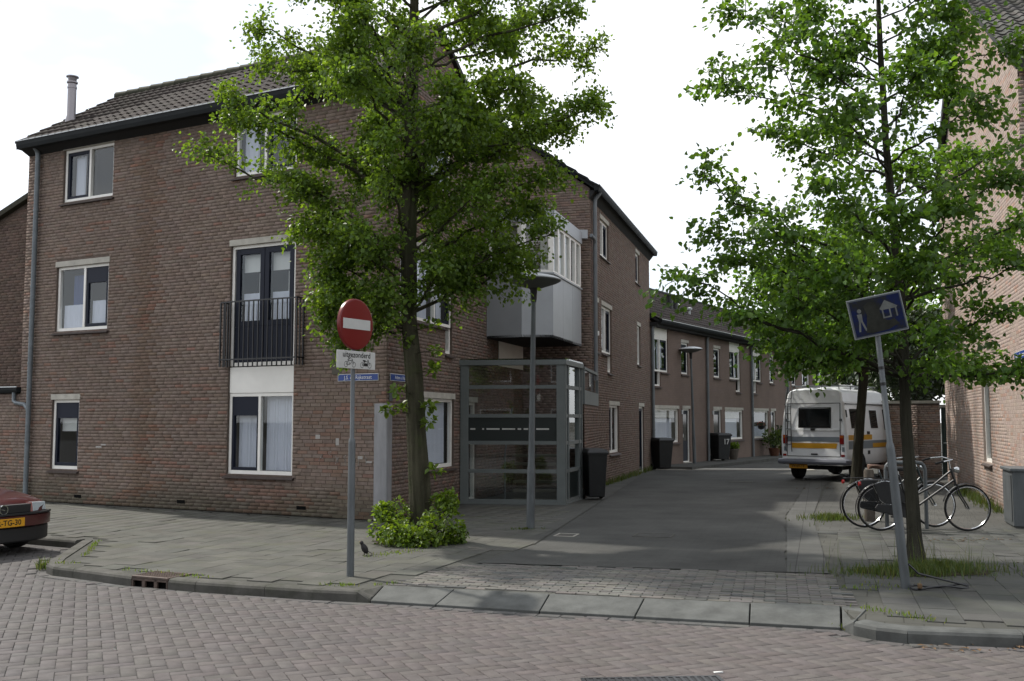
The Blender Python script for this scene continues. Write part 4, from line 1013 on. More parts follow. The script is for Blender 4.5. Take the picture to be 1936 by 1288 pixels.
q = MB(OH); q.add([(-.2,.4,5.75),(34.2,.4,5.75),(34.2,-4.2,8.9),(-.2,-4.2,8.9)], [(0,1,2,3)]); q.add([(-.2,-9,5.75),(34.2,-9,5.75),(34.2,-4.2,8.9),(-.2,-4.2,8.9)], [(0,1,2,3)]); q.build('roof', M['gutter'], oh)
q = MB(OH); q.add([(0,-8.6,0),(34,-8.6,0),(34,-8.6,5.8),(0,-8.6,5.8)], [(0,1,2,3)])
for s in (0,34): q.add([(s,0,0),(s,-8.6,0),(s,-8.6,5.8),(s,-4.2,8.8),(s,0,5.8)], [(0,1,2,3,4)])
q.build('rear_wall', M['mortar'], oh)
g = MB(OH); g.box(-20, 60, -.3, 2.2, -.12, 0.0); struct(g.build('opposite_pavement', mbed))
# ================================================================== STREET THINGS
# ------------------------------------------------------------------ glazed porch under the bay
B0, B1, B2 = SA.P(3.50,0,0)[:2], (1.05,19.72), (1.50,21.30)
porch = thing('glass_porch', 'grey-framed glass entrance porch with dark panels beneath the bay window', 'porch', (B1[0],B1[1],0), world=True)
def seg(a, b): return Frame(a, math.degrees(math.atan2(b[0]-a[0], b[1]-a[1])), 1), math.hypot(b[0]-a[0], b[1]-a[1])
ZR = [.06,.645,1.20,1.73,2.30,2.74]
H = 2.83
for (a, b, posts, dark) in ((B0, B1, (0,1), (2,)), (B1, B2, (0,.18,.82,1), (0,))):
    f, l = seg(a, b)
    for p in posts:
        q = MB(f)
        w_ = .16 if (p in (0,1) and a == B0) else .075
        c = min(max(l*p, w_/2+(.02 if p == 0 else 0)), l-w_/2-(.02 if p == 1 else 0)); q.box(c-w_/2, c+w_/2, -.10, .0, .0, H-.10); q.build('post', M['boothframe'], porch, bevel=.004)
    for z in ZR[:-1]:
        MB(f).box(.06, l-.06, -.085, -.01, z-.035, z+.035).build('rail', M['boothframe'], porch)
    MB(f).box(-.02, l+.02, -.12, .02, H-.10, H).build('head_beam', M['boothframe'], porch, bevel=.005)
    MB(f).box(0, l, -.11, .005, 0, .028).build('base_plate', M['boothframe'], porch)
    for k in range(5):
        z0_, z1_ = ZR[k]+.036, (ZR[k+1]-.036 if k < 4 else H-.10)
        dk = k in dark
        if dk: MB(f).box(.08, l-.08, -.058, -.030, z0_, z1_).build('panel', M['boothdark'], porch)
        else: MB(f).sheet(.08, l-.08, -.054, z0_, z1_).build('pane', M['glassp'], porch)
    if a == B0:   # pale dashes along the dark panel
        x = .22
        for w_, gp in ((.10,.14),(.035,.05),(.26,.05),(.26,.05),(.07,.05),(.09,.06),(.05,.05),(.25,.2)):
            MB(f).box(x, x+w_, -.0298, -.0285, 1.455, 1.485).build('dash_mark', M['signwhite'], porch); x += w_+gp
q = MB(); q.prism([B0, B1, B2, SA.P(5.2,.02,0)[:2]], H, H+.03); q.build('porch_roof', M['glassd'], porch)
f, l = seg(B0, B1)
for k in range(6): MB(f).box(1.0-k*.02, 1.95, -.75-k*.22, -.50-k*.22, .02+k*.17, .07+k*.17).build('step', M['room'], porch)
q = MB(f); q.tube([(.85,-.5,.0),(.85,-.5,1.0),(.85,-1.6,1.9)], .02, 6); q.build('handrail', M['steel'], porch)
# brick end wall of the porch with a fanlight on top
f, l = seg((1.53,21.32), (2.10,24.55))
ew = facade(porch, f, 0, l, 1.98, [(1.5,2.2,.55,1.0)], scol, 71, name='end_wall')
MB(f).box(1.5, 2.2, -.12, -.1, .55, 1.0).build('niche', M['hole'], porch)
MB(f).box(0, l, -.06, .012, 1.985, 2.28).build('panel', M['boothframe'], porch)
MB(f).sheet(.05, l-.05, -.025, 2.30, 2.72).build('pane', M['glass'], porch)
q = MB(f)
for p in (0.03, l-.03): q.box(p-.03, p+.03, -.05, .012, 2.28, 2.75)
q.box(0, l, -.05, .012, 2.72, 2.78); q.build('fanlight_frame', M['boothframe'], porch)

# ------------------------------------------------------------------ street lamps with disc heads
def lamp(loc, h, label, lean=0, cover=None):
    t = thing('street_lamp', label, 'street lamp', loc); t['group'] = 'street lamps with disc heads'
    MB().lathe([(.064,0),(.062,.9),(.052,1.0),(.042,h*.62),(.034,h)], 16).build('pole', M['steel'], t, smooth=True)
    MB().lathe([(.038,h-.02),(.046,h+.02),(.055,h+.17),(.08,h+.20)], 16).build('neck', M['black'], t, smooth=True)
    hd = MB().lathe([(.08,h+.20),(.16,h+.215),(.36,h+.285),(.415,h+.315),(.418,h+.33)], 40).build('bowl', mat('lamp_bowl', (.10,.105,.10), .5, .4), t, smooth=True)
    MB().lathe([(.42,h+.325),(.425,h+.335),(.40,h+.355),(.30,h+.39),(.15,h+.42),(.0,h+.43)], 40).build('cover', cover or M['lampwhite'], t, smooth=True)
    q = MB(); q.box(-.035,.035,-.068,-.055,.55,.85); q.build('service_door', M['steel'], t)
    t.rotation_euler = (0, R(lean), 0)
    return t
lamp((.28,15.44,0), 3.48, 'tall grey street lamp with disc head in front of the glass porch', .9)
lamp((6.50,36.0,.1), 3.75, 'slim pale-headed street lamp down the street by the terrace', -1.2, mat('pale_lamp_cover', (.72,.74,.75), .35, .4))

# ------------------------------------------------------------------ no-entry sign post
t = thing('no_entry_sign', 'round red no-entry sign with white bicycle plate on a steel post', 'sign', (-1.71,10.79,0), R(58))
MB().lathe([(.040,0),(.038,1.40),(.035,1.44),(.024,1.46),(.023,2.93),(.0,2.935)], 18).build('post', M['steel'], t, smooth=True)
zc = 2.675; Rd = .275
q = MB(); q.lathe([(.0,-.048),(Rd-.02,-.048),(Rd-.006,-.046),(Rd,-.040),(Rd+.002,-.012),(Rd-.008,-.012),(Rd-.01,-.036),(.0,-.036)], 48, (0,0,zc), axis='y')
disc = q.build('disc', M['red'], t, smooth=True)
MB().box(-.22, .22, -.0505, -.049, zc-.055, zc+.055).build('white_bar', M['signwhite'], disc)
q = MB(); q.box(-.31, .31, -.052, -.040, 2.195, 2.385); pl = q.build('plate', M['signwhite'], t, bevel=.004)
text('uitgezonderd', .085, M['ink'], t, (.0,-.0535,2.342), bold=.0008, sx=1.0)
def wheelring(m, cx, cz, r, y, w_=.007, n=20):
    for k in range(n):
        a0, a1 = 2*math.pi*k/n, 2*math.pi*(k+1)/n
        m.add([(cx+math.cos(a)*rr, y, cz+math.sin(a)*rr) for a, rr in ((a0,r),(a1,r),(a1,r-w_),(a0,r-w_))], [(0,1,2,3)])
def stroke(m, a, b, y, w_=.006):
    d = Vector((b[0]-a[0],0,b[1]-a[1])).normalized(); n_ = Vector((-d.z,0,d.x))*w_/2
    m.add([(a[0]-n_.x,y,a[1]-n_.z),(b[0]-n_.x,y,b[1]-n_.z),(b[0]+n_.x,y,b[1]+n_.z),(a[0]+n_.x,y,a[1]+n_.z)], [(0,1,2,3)])
for cx, moped in ((-.11,False),(.15,True)):
    q = MB(); y = -.0537; z0_ = 2.238
    for dx in (-.062,.062): wheelring(q, cx+dx, z0_, .030, y, .005)
    for a, b in (((-.062,0),(-.025,.042)),((-.025,.042),(.04,.042)),((.062,0),(.038,.056)),((-.025,.042),(.0,.0)),((.0,0),(.04,.042)),((-.062,0),(0,0)),((-.04,.052),(-.012,.052)),((.02,.060),(.045,.055))): stroke(q, (cx+a[0],z0_+a[1]), (cx+b[0],z0_+b[1]), y)
    if moped: q.box(cx-.03, cx+.03, y-.0006, y+.0002, z0_-.008, z0_+.022); q.box(cx-.05, cx-.005, y-.0006, y+.0002, z0_+.042, z0_+.056)
    q.build('moped_symbol' if moped else 'bicycle_symbol', M['ink'], t)
for z in (2.24,2.34,2.6,2.75): MB().box(-.035, .035, -.042, .028, z-.012, z+.012).build('clamp', M['steel'], t)

# ------------------------------------------------------------------ leaning home-zone sign
t = thing('home_zone_sign', 'leaning grimy blue home-zone sign with white house, beside the thin tree', 'sign', (3.87,10.03,0))
t.rotation_euler = (0, R(-4.9), R(4))
MB().lathe([(.046,0),(.042,1.36),(.038,1.41),(.029,1.43),(.026,2.86),(0,2.865)], 18).build('post', M['steel'], t, smooth=True)
sg = MB(); sg.box(-.285, .285, -.05, -.040, -.2, .2); sg = sg.build('sign_board', M['signgrey'], t, bevel=.012, seg=3); sg.location = (0.0,0,2.70); sg.rotation_euler = (0, R(-7.2), 0)
MB().box(-.275, .275, -.0525, -.0505, -.19, .19).build('border', mat('grimy_shaded_border', (.07,.08,.09), .6, .2), sg, bevel=.010)  # border white darkened in its colour for the tree's shade
MB().box(-.262, .262, -.0542, -.0527, -.177, .177).build('field', M['blueshadedirty'], sg, bevel=.008)
y0, y1 = -.0554, -.0544
mw = mat('shaded_white', (.085,.09,.085), .5, .4, nscale=14, namt=.25)  # symbol white, tree shade put into the colour
q = MB(); q.slab([(.03,.055),(.10,.135),(.22,.055),(.205,.04),(.045,.04)], y0, y1)
q.box(.05,.065,y0,y1,-.045,.04); q.box(.125,.14,y0,y1,-.045,.04); q.box(.065,.125,y0,y1,-.045,-.03); q.box(.19,.205,y0,y1,-.045,.04); q.build('house_symbol', mw, sg)
q = MB(); q.lathe([(.0,y0),(.022,y0),(.022,y1),(.0,y1)], 12, (-.18,0,.075), axis='y')
q.slab([(-.21,.045),(-.16,.045),(-.165,-.03),(-.205,-.03)], y0, y1); q.slab([(-.205,-.03),(-.185,-.03),(-.205,-.13),(-.225,-.13)], y0, y1); q.slab([(-.185,-.03),(-.165,-.03),(-.135,-.13),(-.155,-.13)], y0, y1); q.build('person_symbol', mw, sg)
q = MB(); q.slab([(-.13,.11),(-.07,.15),(.0,.13),(.03,.06),(.025,-.03),(.09,-.07),(.16,-.065),(.20,-.12),(.08,-.16),(-.06,-.165),(-.15,-.15),(-.13,-.06),(-.11,.02)], -.0562, -.0556); q.build('grime', mat('grime', (.018,.019,.015), .8, .2, nscale=12, namt=.4), sg)
for z in (-.1,.1): MB().box(-.04,.04,-.04,.032,z-.012,z+.012).build('clamp', M['steel'], sg)
for z in (2.0,2.16): MB().lathe([(.028,z),(.031,z),(.031,z+.03),(.028,z+.03)], 14).build('tape_band', M['black'], t)
# chain lock lying at its foot
q = MB(); pts = []
for k in range(25):
    a = k/24*math.pi*2; pts.append((4.18+.30*math.cos(a), 9.98+.06*math.sin(a)+.05*math.cos(a), .025+.015*math.sin(a*3)))
q.tube(pts+[(3.95,9.92,.16),(3.86,9.93,.25)], .011, 6)
lock = q.build('cable_lock', M['black'], None, smooth=True); tag(lock, 'black cable lock lying on the tiles at the leaning sign', 'lock')
q = MB(); q.box(3.93,3.97,9.87,9.91,.02,.07,raw=True); q.build('lock_body', M['rust'], lock, bevel=.01)

# ------------------------------------------------------------------ wheelie bins
def bin_(loc, rz, label, num=None, w_=.50, h=1.06):
    t = thing('wheelie_bin', label, 'bin', loc, rz, group='black wheelie bins')
    q = MB(); a, b = w_/2, w_/2*.80; d0, d1 = .30, .22
    q.hexa([(-b,-d1,.06),(b,-d1,.06),(b,d1,.06),(-b,d1,.06),(-a,-d0,h-.1),(a,-d0,h-.1),(a,d0,h-.1),(-a,d0,h-.1)])
    q.build('body', M['binplastic'], t, bevel=.02)
    MB().box(-a-.02,a+.02,-d0-.02,d0+.02,h-.13,h-.09).build('rim', M['binplastic'], t, bevel=.008)
    q = MB(); q.hexa([(-a-.03,-d0-.04,h-.09),(a+.03,-d0-.04,h-.09),(a+.03,d0+.02,h-.09),(-a-.03,d0+.02,h-.09),(-a+.02,-d0+.02,h-.02),(a-.02,-d0+.02,h-.02),(a-.02,d0-.03,h),(-a+.02,d0-.03,h)]); q.build('lid', M['binplastic'], t, bevel=.012)
    MB().tube([(-a+.03,d0+.07,h-.06),(a-.03,d0+.07,h-.06)], .015, 8).build('handle', M['binplastic'], t, smooth=True)
    for s in (-1,1): MB().lathe([(.0,-.025),(.10,-.025),(.10,.025),(0,.025)], 18, (s*(a-.02),.20,.10), axis='x').build('wheel', M['rubber'], t)
    if num: text(num, .28, M['signwhite'], t, (.06,-d0-.001,.72), bold=.006)
    return t
bin_((1.72,21.15,0), R(10), 'black wheelie bin standing against the glass porch', None, .42)
bin_((4.98,33.65,.0), R(25), 'black wheelie bin between the side-street house and the first terrace house', None, .56)
bin_((7.91,38.4,.1), R(28), 'black wheelie bin with white number 17 by the second terrace house', '17', .62)

# ------------------------------------------------------------------ utility cabinet at the right edge
t = thing('utility_cabinet', 'grey metal utility cabinet against the pink wall at right edge', 'cabinet', (RB.P(-.90,.19,0)[0],RB.P(-.90,.19,0)[1],0), RB.rz()-math.pi/2)
MB().box(-.17,.17,-.45,.45,.03,.86).build('body', M['steel'], t, bevel=.01)
MB().box(-.20,.19,-.48,.48,.86,.91).build('lid', M['steel'], t, bevel=.012)
MB().box(-.15,.15,-.43,.43,0,.03).build('plinth', M['granite'], t)
MB().box(-.182,-.172,-.38,.38,.10,.80).build('door', M['steel'], t)

# ------------------------------------------------------------------ pots before the terrace
def leaves(n, P, D, N_, size, rng, asp=.75, col=((.75,1.25))):
    """leaf blades folded on the midrib; P base points, D tip directions, N_ normals"""
    D = D/np.linalg.norm(D, axis=1, keepdims=True); N_ = N_-D*np.sum(N_*D, 1, keepdims=True); N_ = N_/(np.linalg.norm(N_, axis=1, keepdims=True)+1e-9)
    S_ = np.cross(D, N_); L_ = size*rng.uniform(.65, 1.25, (n,1)); W_ = L_*asp*.5
    fold = N_*W_*.35
    v0 = P; v1 = P+D*L_*.22+S_*W_*.85+fold*.8; v2 = P+D*L_*.58+S_*W_*.9+fold; v3 = P+D*L_-N_*L_*.12; v4 = P+D*L_*.58-S_*W_*.9+fold; v5 = P+D*L_*.22-S_*W_*.85+fold*.8
    V = np.stack([v0,v1,v2,v3,v4,v5], 1).reshape(-1,3)
    i = np.arange(n)[:,None]*6
    Q = np.concatenate([np.stack([i[:,0],i[:,0]+1,i[:,0]+2,i[:,0]+3],1), np.stack([i[:,0],i[:,0]+3,i[:,0]+4,i[:,0]+5],1)])
    return V, Q
def leafobj(name, P, D, N_, size, seed, m, parent, asp=.75, clump=None, cv=(.65,1.35), kind='stuff'):
    rng = np.random.default_rng(seed); n = len(P)
    V, Q = leaves(n, P, D, N_, size, rng, asp)
    k = rng.uniform(cv[0], cv[1], n)
    if clump is not None: k = k*clump
    yel = rng.uniform(0, 1, n)**2
    C = np.stack([k*(1+.30*yel), k*(1+.14*yel), k*(1-.2*yel)], 1); C = np.concatenate([C, C])
    o = bpy.data.objects.new(name, npmesh(name, V, Q, C, m)); COL.objects.link(o); o.parent = parent
    if kind: o['kind'] = kind
    return o
def blob_leaves(n, c, r, rng, shell=.35):
    d = rng.normal(size=(n,3)); d /= np.linalg.norm(d, axis=1, keepdims=True)
    P = np.array(c)+d*np.array(r)*(rng.uniform(shell, 1, (n,1))**.7)
    D = d*.6+rng.normal(size=(n,3))*.6+np.array([0,0,.1]); N_ = np.array([0,0,1.0])+d*.5+rng.normal(size=(n,3))*.5
    return P, D, N_
def pot(loc, r, h, label, n, pr, ph, m=None, lm='leafs', seed=1, sz=.08):
    t = thing('potted_plant', label, 'plant', loc, group='plants in pots by the terrace')
    MB().lathe([(r*.7,0),(r,h*.85),(r*1.06,h*.86),(r*1.06,h),(r*.92,h),(r*.9,h*.9),(0,h*.9)], 18).build('pot', m or M['terracotta'], t, smooth=True)
    rng = np.random.default_rng(seed); P, D, N_ = blob_leaves(n, (0,0,h+ph*.9), (pr,pr,ph), rng, .1)
    leafobj('foliage', P, D, N_, sz, seed, M[lm], t)
    q = MB()
    for k in range(6): a = k*1.05; q.tube([(0,0,h*.85),(pr*.5*math.cos(a),pr*.5*math.sin(a),h+ph)], .008, 5)
    q.build('stem', M['bark2'], t)
    return t
pot((8.70,39.7,.1), .20, .42, 'small square planter with yellow flowers beside the numbered bin', 260, .25, .12, M['wood'], 'leafs', 5, .09)
P_ = TF.P(11.9,.55,.1); pot(P_, .24, .34, 'large terracotta pot of grey-green shrub below the third terrace window', 500, .55, .45, None, 'grass', 6, .10)
P_ = TF.P(13.3,.55,.1); pot(P_, .24, .40, 'darker potted shrub nearest the white van', 450, .45, .50, None, 'leafd', 7, .10)
t = thing('hanging_basket', 'dark hanging basket with red flowers beside the third terrace window', 'basket', TF.P(11.15,.22,1.35))
MB().lathe([(.0,-.12),(.12,-.08),(.16,.04),(.15,.05),(0,.04)], 14).build('basket', M['black'], t, smooth=True)
rng = np.random.default_rng(3); P, D, N_ = blob_leaves(120, (0,0,.08), (.2,.2,.14), rng, .1); leafobj('foliage', P, D, N_, .07, 3, M['leafd'], t)
P, D, N_ = blob_leaves(40, (0,0,.12), (.18,.18,.12), rng, .5); leafobj('flowers', P, D, N_, .05, 4, mat_leaf('red_petal', (.5,.03,.03), .2), t)

# ------------------------------------------------------------------ gully, covers, litter, bird
a, b = Vector((*KL[6],0)), Vector((*KL[7],0)); dv = (b-a).normalized(); nv = Vector((-dv.y, dv.x, 0))
t = thing('kerb_gully', 'rusty cast-iron kerb gully with three arched openings', 'drain', tuple(a), math.atan2(dv.y, dv.x))
q = MB(); lg = (b-a).length*.575
q.box(0,lg,.0,.36,-.022,.006); gtop = q.build('lid', M['iron'], t, bevel=.006)
q = MB()
for i in range(14):
    for j in range(8): q.box(.02+i*(lg-.04)/14, .02+i*(lg-.04)/14+.018, .04+j*.038, .04+j*.038+.02, .006, .010)
q.build('lid_studs', M['iron'], gtop)
q = MB(); w3 = lg/3
for i in range(4): q.box(max(0,i*w3-.022), min(lg,i*w3+.022), .002, .03, -.16, -.022)
q.box(0,lg,.002,.03,-.045,-.022); q.build('grille', M['iron'], t, bevel=.005)
MB().box(.01,lg-.01,.05,.30,-.18,-.03).build('shaft', M['hole'], t)
def cover(x, y, w_, l_, rz, label, frame, mid, z=.0015, nm='access_cover', grid=0):
    t = thing(nm, label, 'cover', (x,y,z), rz)
    q = MB()
    for p in ((-w_/2,w_/2,-l_/2,-l_/2+.025),(-w_/2,w_/2,l_/2-.025,l_/2),(-w_/2,-w_/2+.025,-l_/2+.025,l_/2-.025),(w_/2-.025,w_/2,-l_/2+.025,l_/2-.025)): q.box(*p, -.02, .006)
    q.build('frame', frame, t); MB().box(-w_/2+.03,w_/2-.03,-l_/2+.03,l_/2-.03,-.02,.003).build('lid', mid, t)
    if grid:
        q = MB(); n = int(w_/.05)
        for i in range(n): q.box(-w_/2+.03+i*(w_-.06)/n, -w_/2+.03+i*(w_-.06)/n+.02, -l_/2+.03, l_/2-.03, .003, .007)
        q.build('ribs', frame, t)
    return t
cover(.78, 14.6, .30, .36, R(-17), 'small light-edged access cover in the carriageway nearest the lamp', mpale, M['kerb'])
cover(2.03, 14.55, .55, .45, R(-17), 'larger light-edged access cover in the middle of the side street', M['kerb'], mdark)
cover(6.1, 27.0, .6, .5, R(-17), 'pale access cover far up the side street left of the van', M['kerb'], M['kerb'])
cover(.95, 6.83, .95, .34, R(4), 'dark ribbed gully grate at the bottom edge of the road', M['black'], M['plastic'], ROADZ+.003, 'gully_grate', 1)
def litter(x, y, z, w_, l_, rz, label, m): 
    o = MB().hexa([(-w_/2,-l_/2,0),(w_/2,-l_/2,0),(w_/2,l_/2,0),(-w_/2,l_/2,0),(-w_/2,-l_/2,.004),(w_/2,-l_/2,.012),(w_/2,l_/2,.006),(-w_/2,l_/2,.003)]).build('litter', m); o.location = (x,y,z); o.rotation_euler = (0,0,rz); tag(o, label, 'litter')
litter(1.43, 7.13, ROADZ+.003, .062, .03, R(5), 'small white scrap lying on the road bricks above the gully grate', M['litter'])
rng = random.Random(9)
for k, (cx, cy, n, rad) in enumerate(((6.25,14.0,40,.45),(8.05,24.4,60,.8),(6.6,11.8,20,.5),(3.6,7.85,26,.35))):
    q = MB()
    for i in range(n):
        a, r_ = rng.uniform(0,6.28), rad*rng.random()**.5; x, y, s = cx+r_*1.6*math.cos(a), cy+r_*.5*math.sin(a), rng.uniform(.015,.04)
        b_ = rng.uniform(0,6.28); z = (ROADZ if k == 3 else 0)+.004
        q.add([(x+s*math.cos(b_),y+s*math.sin(b_),z),(x+s*.5*math.cos(b_+2),y+s*.5*math.sin(b_+2),z+.01),(x-s*math.cos(b_),y-s*math.sin(b_),z+.004),(x+s*.5*math.cos(b_-2),y+s*.5*math.sin(b_-2),z+.008)], [(0,1,2,3)], raw=True)
    o = q.build('fallen_bracts', M['rust']); o['kind'] = 'stuff'; tag(o, ['dry brown tree litter on the tiles before the bicycles','dry brown tree litter behind the white van','dry brown tree litter right of the thin tree','dry brown tree litter along the right kerb'][k], 'litter')
t = thing('bird', 'small dark bird standing on the tiles left of the leafy tree base', 'bird', (-1.80,12.43,0), R(200))
q = MB(); q.lathe([(.0,-.075),(.012,-.07),(.030,-.045),(.040,-.01),(.036,.025),(.024,.05),(.020,.06),(.024,.075),(.022,.09),(.012,.103),(.0,.106)], 14)
bd = q.build('body', M['feather'], t, smooth=True); bd.location = (0,0,.085); bd.rotation_euler = (0, R(28), 0)
MB().add([(.045,-.006,.17),(.045,.006,.17),(.045,0,.18),(.072,0,.166)], [(0,1,3),(1,2,3),(2,0,3),(0,2,1)]).build('beak', M['orange'], t)
MB().hexa([(-.03,-.014,.05),(-.03,.014,.05),(-.10,.018,.012),(-.10,-.018,.012),(-.03,-.014,.062),(-.03,.014,.062),(-.10,.018,.018),(-.10,-.018,.018)]).build('tail', M['feather'], t)
for s in (-1,1): MB().tube([(.005,s*.014,.04),(.0,s*.014,.004),(.025,s*.014,.003)], .003, 5).build('leg', M['bark2'], t)

# ------------------------------------------------------------------ bicycles and stand
t = thing('bicycle_stand', 'galvanised hoop stand behind the two parked bicycles', 'bicycle stand', (6.0,15.44,0))
pts = [(-.30,0,0),(-.30,0,.9)]+[(-.30+.1-.1*math.cos(a), 0, .9+.1*math.sin(a)) for a in (.5,1.0,1.57)]+[(.20,0,1.0)]+[(.20+.1*math.sin(a), 0, .9+.1*math.cos(a)) for a in (.5,1.0,1.57)]+[(.30,0,0)]
MB().tube(pts, .03, 10).build('hoop', M['steel'], t, smooth=True)
def bike(loc, rz, label, frame_m, lean, steer, step=True, saddle_m=None, wb=1.16):
    t = thing('bicycle', label, 'bicycle', loc, rz, group='bicycles at the hoop stand'); t.rotation_euler = (R(lean), 0, rz)
    Rw = .345; xr, xf = 0, wb
    def wheel(x, parent, nm):
        q = MB()
        n = 36; pr = [(Rw-.018+.018*math.cos(a), .018*math.sin(a)) for a in [k*math.pi/3 for k in range(7)]]
        q.lathe([(r_, y_) for r_, y_ in pr], n, (x,0,Rw), axis='y')
        ty = q.build(nm, M['rubber'], parent, smooth=True)
        MB().lathe([(Rw-.036,-.013),(Rw-.022,-.012),(Rw-.030,0),(Rw-.022,.012),(Rw-.036,.013),(Rw-.042,0),(Rw-.036,-.013)], n, (x,0,Rw), axis='y').build('rim', M['chrome'], ty, smooth=True)
        MB().lathe([(.0,-.045),(.022,-.045),(.022,.045),(0,.045)], 12, (x,0,Rw), axis='y').build('hub', M['chrome'], ty, smooth=True)
        q = MB()
        for k in range(20):
            a = k*2*math.pi/20; q.tube([(x+.02*math.cos(a+.5*(-1)**k),.03*(-1)**k,Rw+.02*math.sin(a+.5*(-1)**k)),(x+(Rw-.04)*math.cos(a),0,Rw+(Rw-.04)*math.sin(a))], .0008, 3, cap=False)
        q.build('spokes', M['steel'], ty); return ty
    wheel(xr, t, 'wheel'); 
    fk = bpy.data.objects.new('front_fork', None)
    hx, hz = wb-.24, .93; bx, bz = .43, .29; sx_, sz_ = .27, .80
    q = MB()
    q.tube([(hx,0,hz),(hx+.07,0,hz-.22)], .019, 8); q.tube([(hx+.05,0,hz-.17),(bx,0,bz)], .017, 8)
    if step: q.tube([(hx+.01,0,hz-.03),(hx-.28,0,.66),(bx-.06,0,bz+.16)], .016, 8)
    else: q.tube([(hx+.005,0,hz-.02),(sx_+.02,0,sz_-.03)], .016, 8)
    q.tube([(sx_,0,sz_+.04),(bx,0,bz)], .017, 8)
    for s in (-1,1):
        q.tube([(bx,s*.02,bz),(xr,s*.055,Rw)], .010, 6); q.tube([(sx_+.02,s*.015,sz_-.06),(xr,s*.055,Rw)], .008, 6)
    q.build('frame', frame_m, t, smooth=True)
    q = MB()
    for s in (-1,1): q.tube([(hx+.075,s*.05,hz-.24),(hx+.12,s*.055,hz-.38),(xf-.03,s*.05,Rw+.06),(xf,s*.05,Rw)], .011, 6)
    q.tube([(hx+.075,-.055,hz-.235),(hx+.075,.055,hz-.235)], .014, 6); q.build('fork', frame_m, t, smooth=True)
    wheel(xf, t, 'wheel')
    q = MB(); q.tube([(hx,0,hz-.05),(hx-.03,0,hz+.13)], .012, 8); q.tube([(hx-.30,-.27,hz+.10),(hx-.18,-.27,hz+.13),(hx-.05,-.20,hz+.15),(hx-.02,-.07,hz+.14),(hx-.02,.07,hz+.14),(hx-.05,.20,hz+.15),(hx-.18,.27,hz+.13),(hx-.30,.27,hz+.10)], .011, 8)
    hb = q.build('handlebar', M['chrome'], t, smooth=True)
    for s in (-1,1): MB().tube([(hx-.32,s*.27,hz+.095),(hx-.20,s*.27,hz+.128)], .017, 8).build('grip', M['rubber'], hb, smooth=True)
    MB().lathe([(.0,-.02),(.03,-.015),(.045,.02),(.047,.05),(.0,.055)], 14, (hx+.06,0,hz-.02), axis='x').build('headlamp', M['chrome'], t, smooth=True)
    q = MB(); V_ = []
    for (x, w_, z) in ((-.15,.05,.0),(-.13,.10,.012),(-.05,.105,.01),(.03,.05,.0),(.12,.022,-.005),(.145,.012,-.012)): V_.append([(sx_-.02+x,w_,sz_+.13+z),(sx_-.02+x,w_*.8,sz_+.155+z),(sx_-.02+x,-w_*.8,sz_+.155+z),(sx_-.02+x,-w_,sz_+.13+z),(sx_-.02+x,-w_*.5,sz_+.09+z),(sx_-.02+x,w_*.5,sz_+.09+z)])
    n = 6
    q.add([p for r_ in V_ for p in r_], [(i*n+k,i*n+(k+1)%n,(i+1)*n+(k+1)%n,(i+1)*n+k) for i in range(5) for k in range(n)]+[tuple(range(n-1,-1,-1)), tuple(range(5*n,6*n))])
    q.build('saddle', saddle_m or M['black'], t, smooth=True)
    MB().tube([(sx_,0,sz_),(sx_-.02,0,sz_+.13)], .012, 8).build('seat_post', M['chrome'], t, smooth=True)
    for x, a0, a1, nm in ((xr, 5, 200, 'rear_mudguard'), (xf, 55, 165, 'front_mudguard')):
        q = MB(); pts = []
        for k in range(17):
            a = R(a0+(a1-a0)*k/16); pts.append((x+math.cos(a)*(Rw+.022), Rw+math.sin(a)*(Rw+.022)))
        vs = []
        for (px_, pz_) in pts: vs += [(px_,-.028,pz_-.008),(px_,0,pz_+.006),(px_,.028,pz_-.008)]
        q.add(vs, [(3*i+k,3*i+3+k,3*i+4+k,3*i+1+k) for i in range(16) for k in range(2)])
        q.build(nm, M['black'], t, smooth=True)
    q = MB(); q.slab([(bx+.13,bz),(bx+.10,bz+.10),(bx-.02,bz+.13),(bx-.20,bz+.10),(-.06,Rw+.06),(-.10,Rw),(-.06,Rw-.05),(bx-.20,bz-.06),(bx,bz-.11),(bx+.10,bz-.08)], -.068, -.036); q.build('chain_case', M['plastic'], t, bevel=.008)
    for s in (-1,1): MB().slab([(.40,.38),(.27,.69),(.05,.735),(-.11,.69),(-.02,.47),(.06,.41)], s*.047-.002, s*.047+.002).build('coat_guard', M['plastic'], t)
    MB().tube([(.42,-.052,.37),(.06,-.052,.40),(-.02,-.052,.46),(-.13,-.052,.70),(.05,-.052,.75),(.28,-.052,.71)], .006, 5).build('guard_edge', M['chrome'], t, smooth=True)
    q = MB()
    for y in (-.06,-.02,.02,.06): q.tube([(sx_-.04,y,.76),(-.28,y,.755)], .006, 5)
    q.tube([(-.28,-.06,.755),(-.28,.06,.755)], .006, 5)
    for s in (-1,1): q.tube([(-.12,s*.06,.755),(xr,s*.06,Rw)], .006, 5)
    q.build('rear_rack', M['black'], t, smooth=True)
    MB().lathe([(.0,-.01),(.03,-.01),(.03,.02),(0,.022)], 12, (-.31,0,.70), axis='x').build('tail_light', M['tail'], t)
    MB().tube([(bx,.09,bz),(bx+.10,.10,bz-.13)], .010, 6).build('crank', M['chrome'], t); MB().box(bx+.06,bx+.15,.10,.19,bz-.15,bz-.12).build('pedal', M['rubber'], t)
    MB().tube([(bx,-.09,bz),(bx-.10,-.10,bz+.13)], .010, 6).build('crank', M['chrome'], t); MB().box(bx-.15,bx-.06,-.19,-.10,bz+.12,bz+.15).build('pedal', M['rubber'], t)
    return t
bike((5.50,15.16,0), R(-3), 'black Dutch bicycle with chrome headlamp, nearer of two at the hoop stand', M['black'], 3, 0, True, None, 1.27)
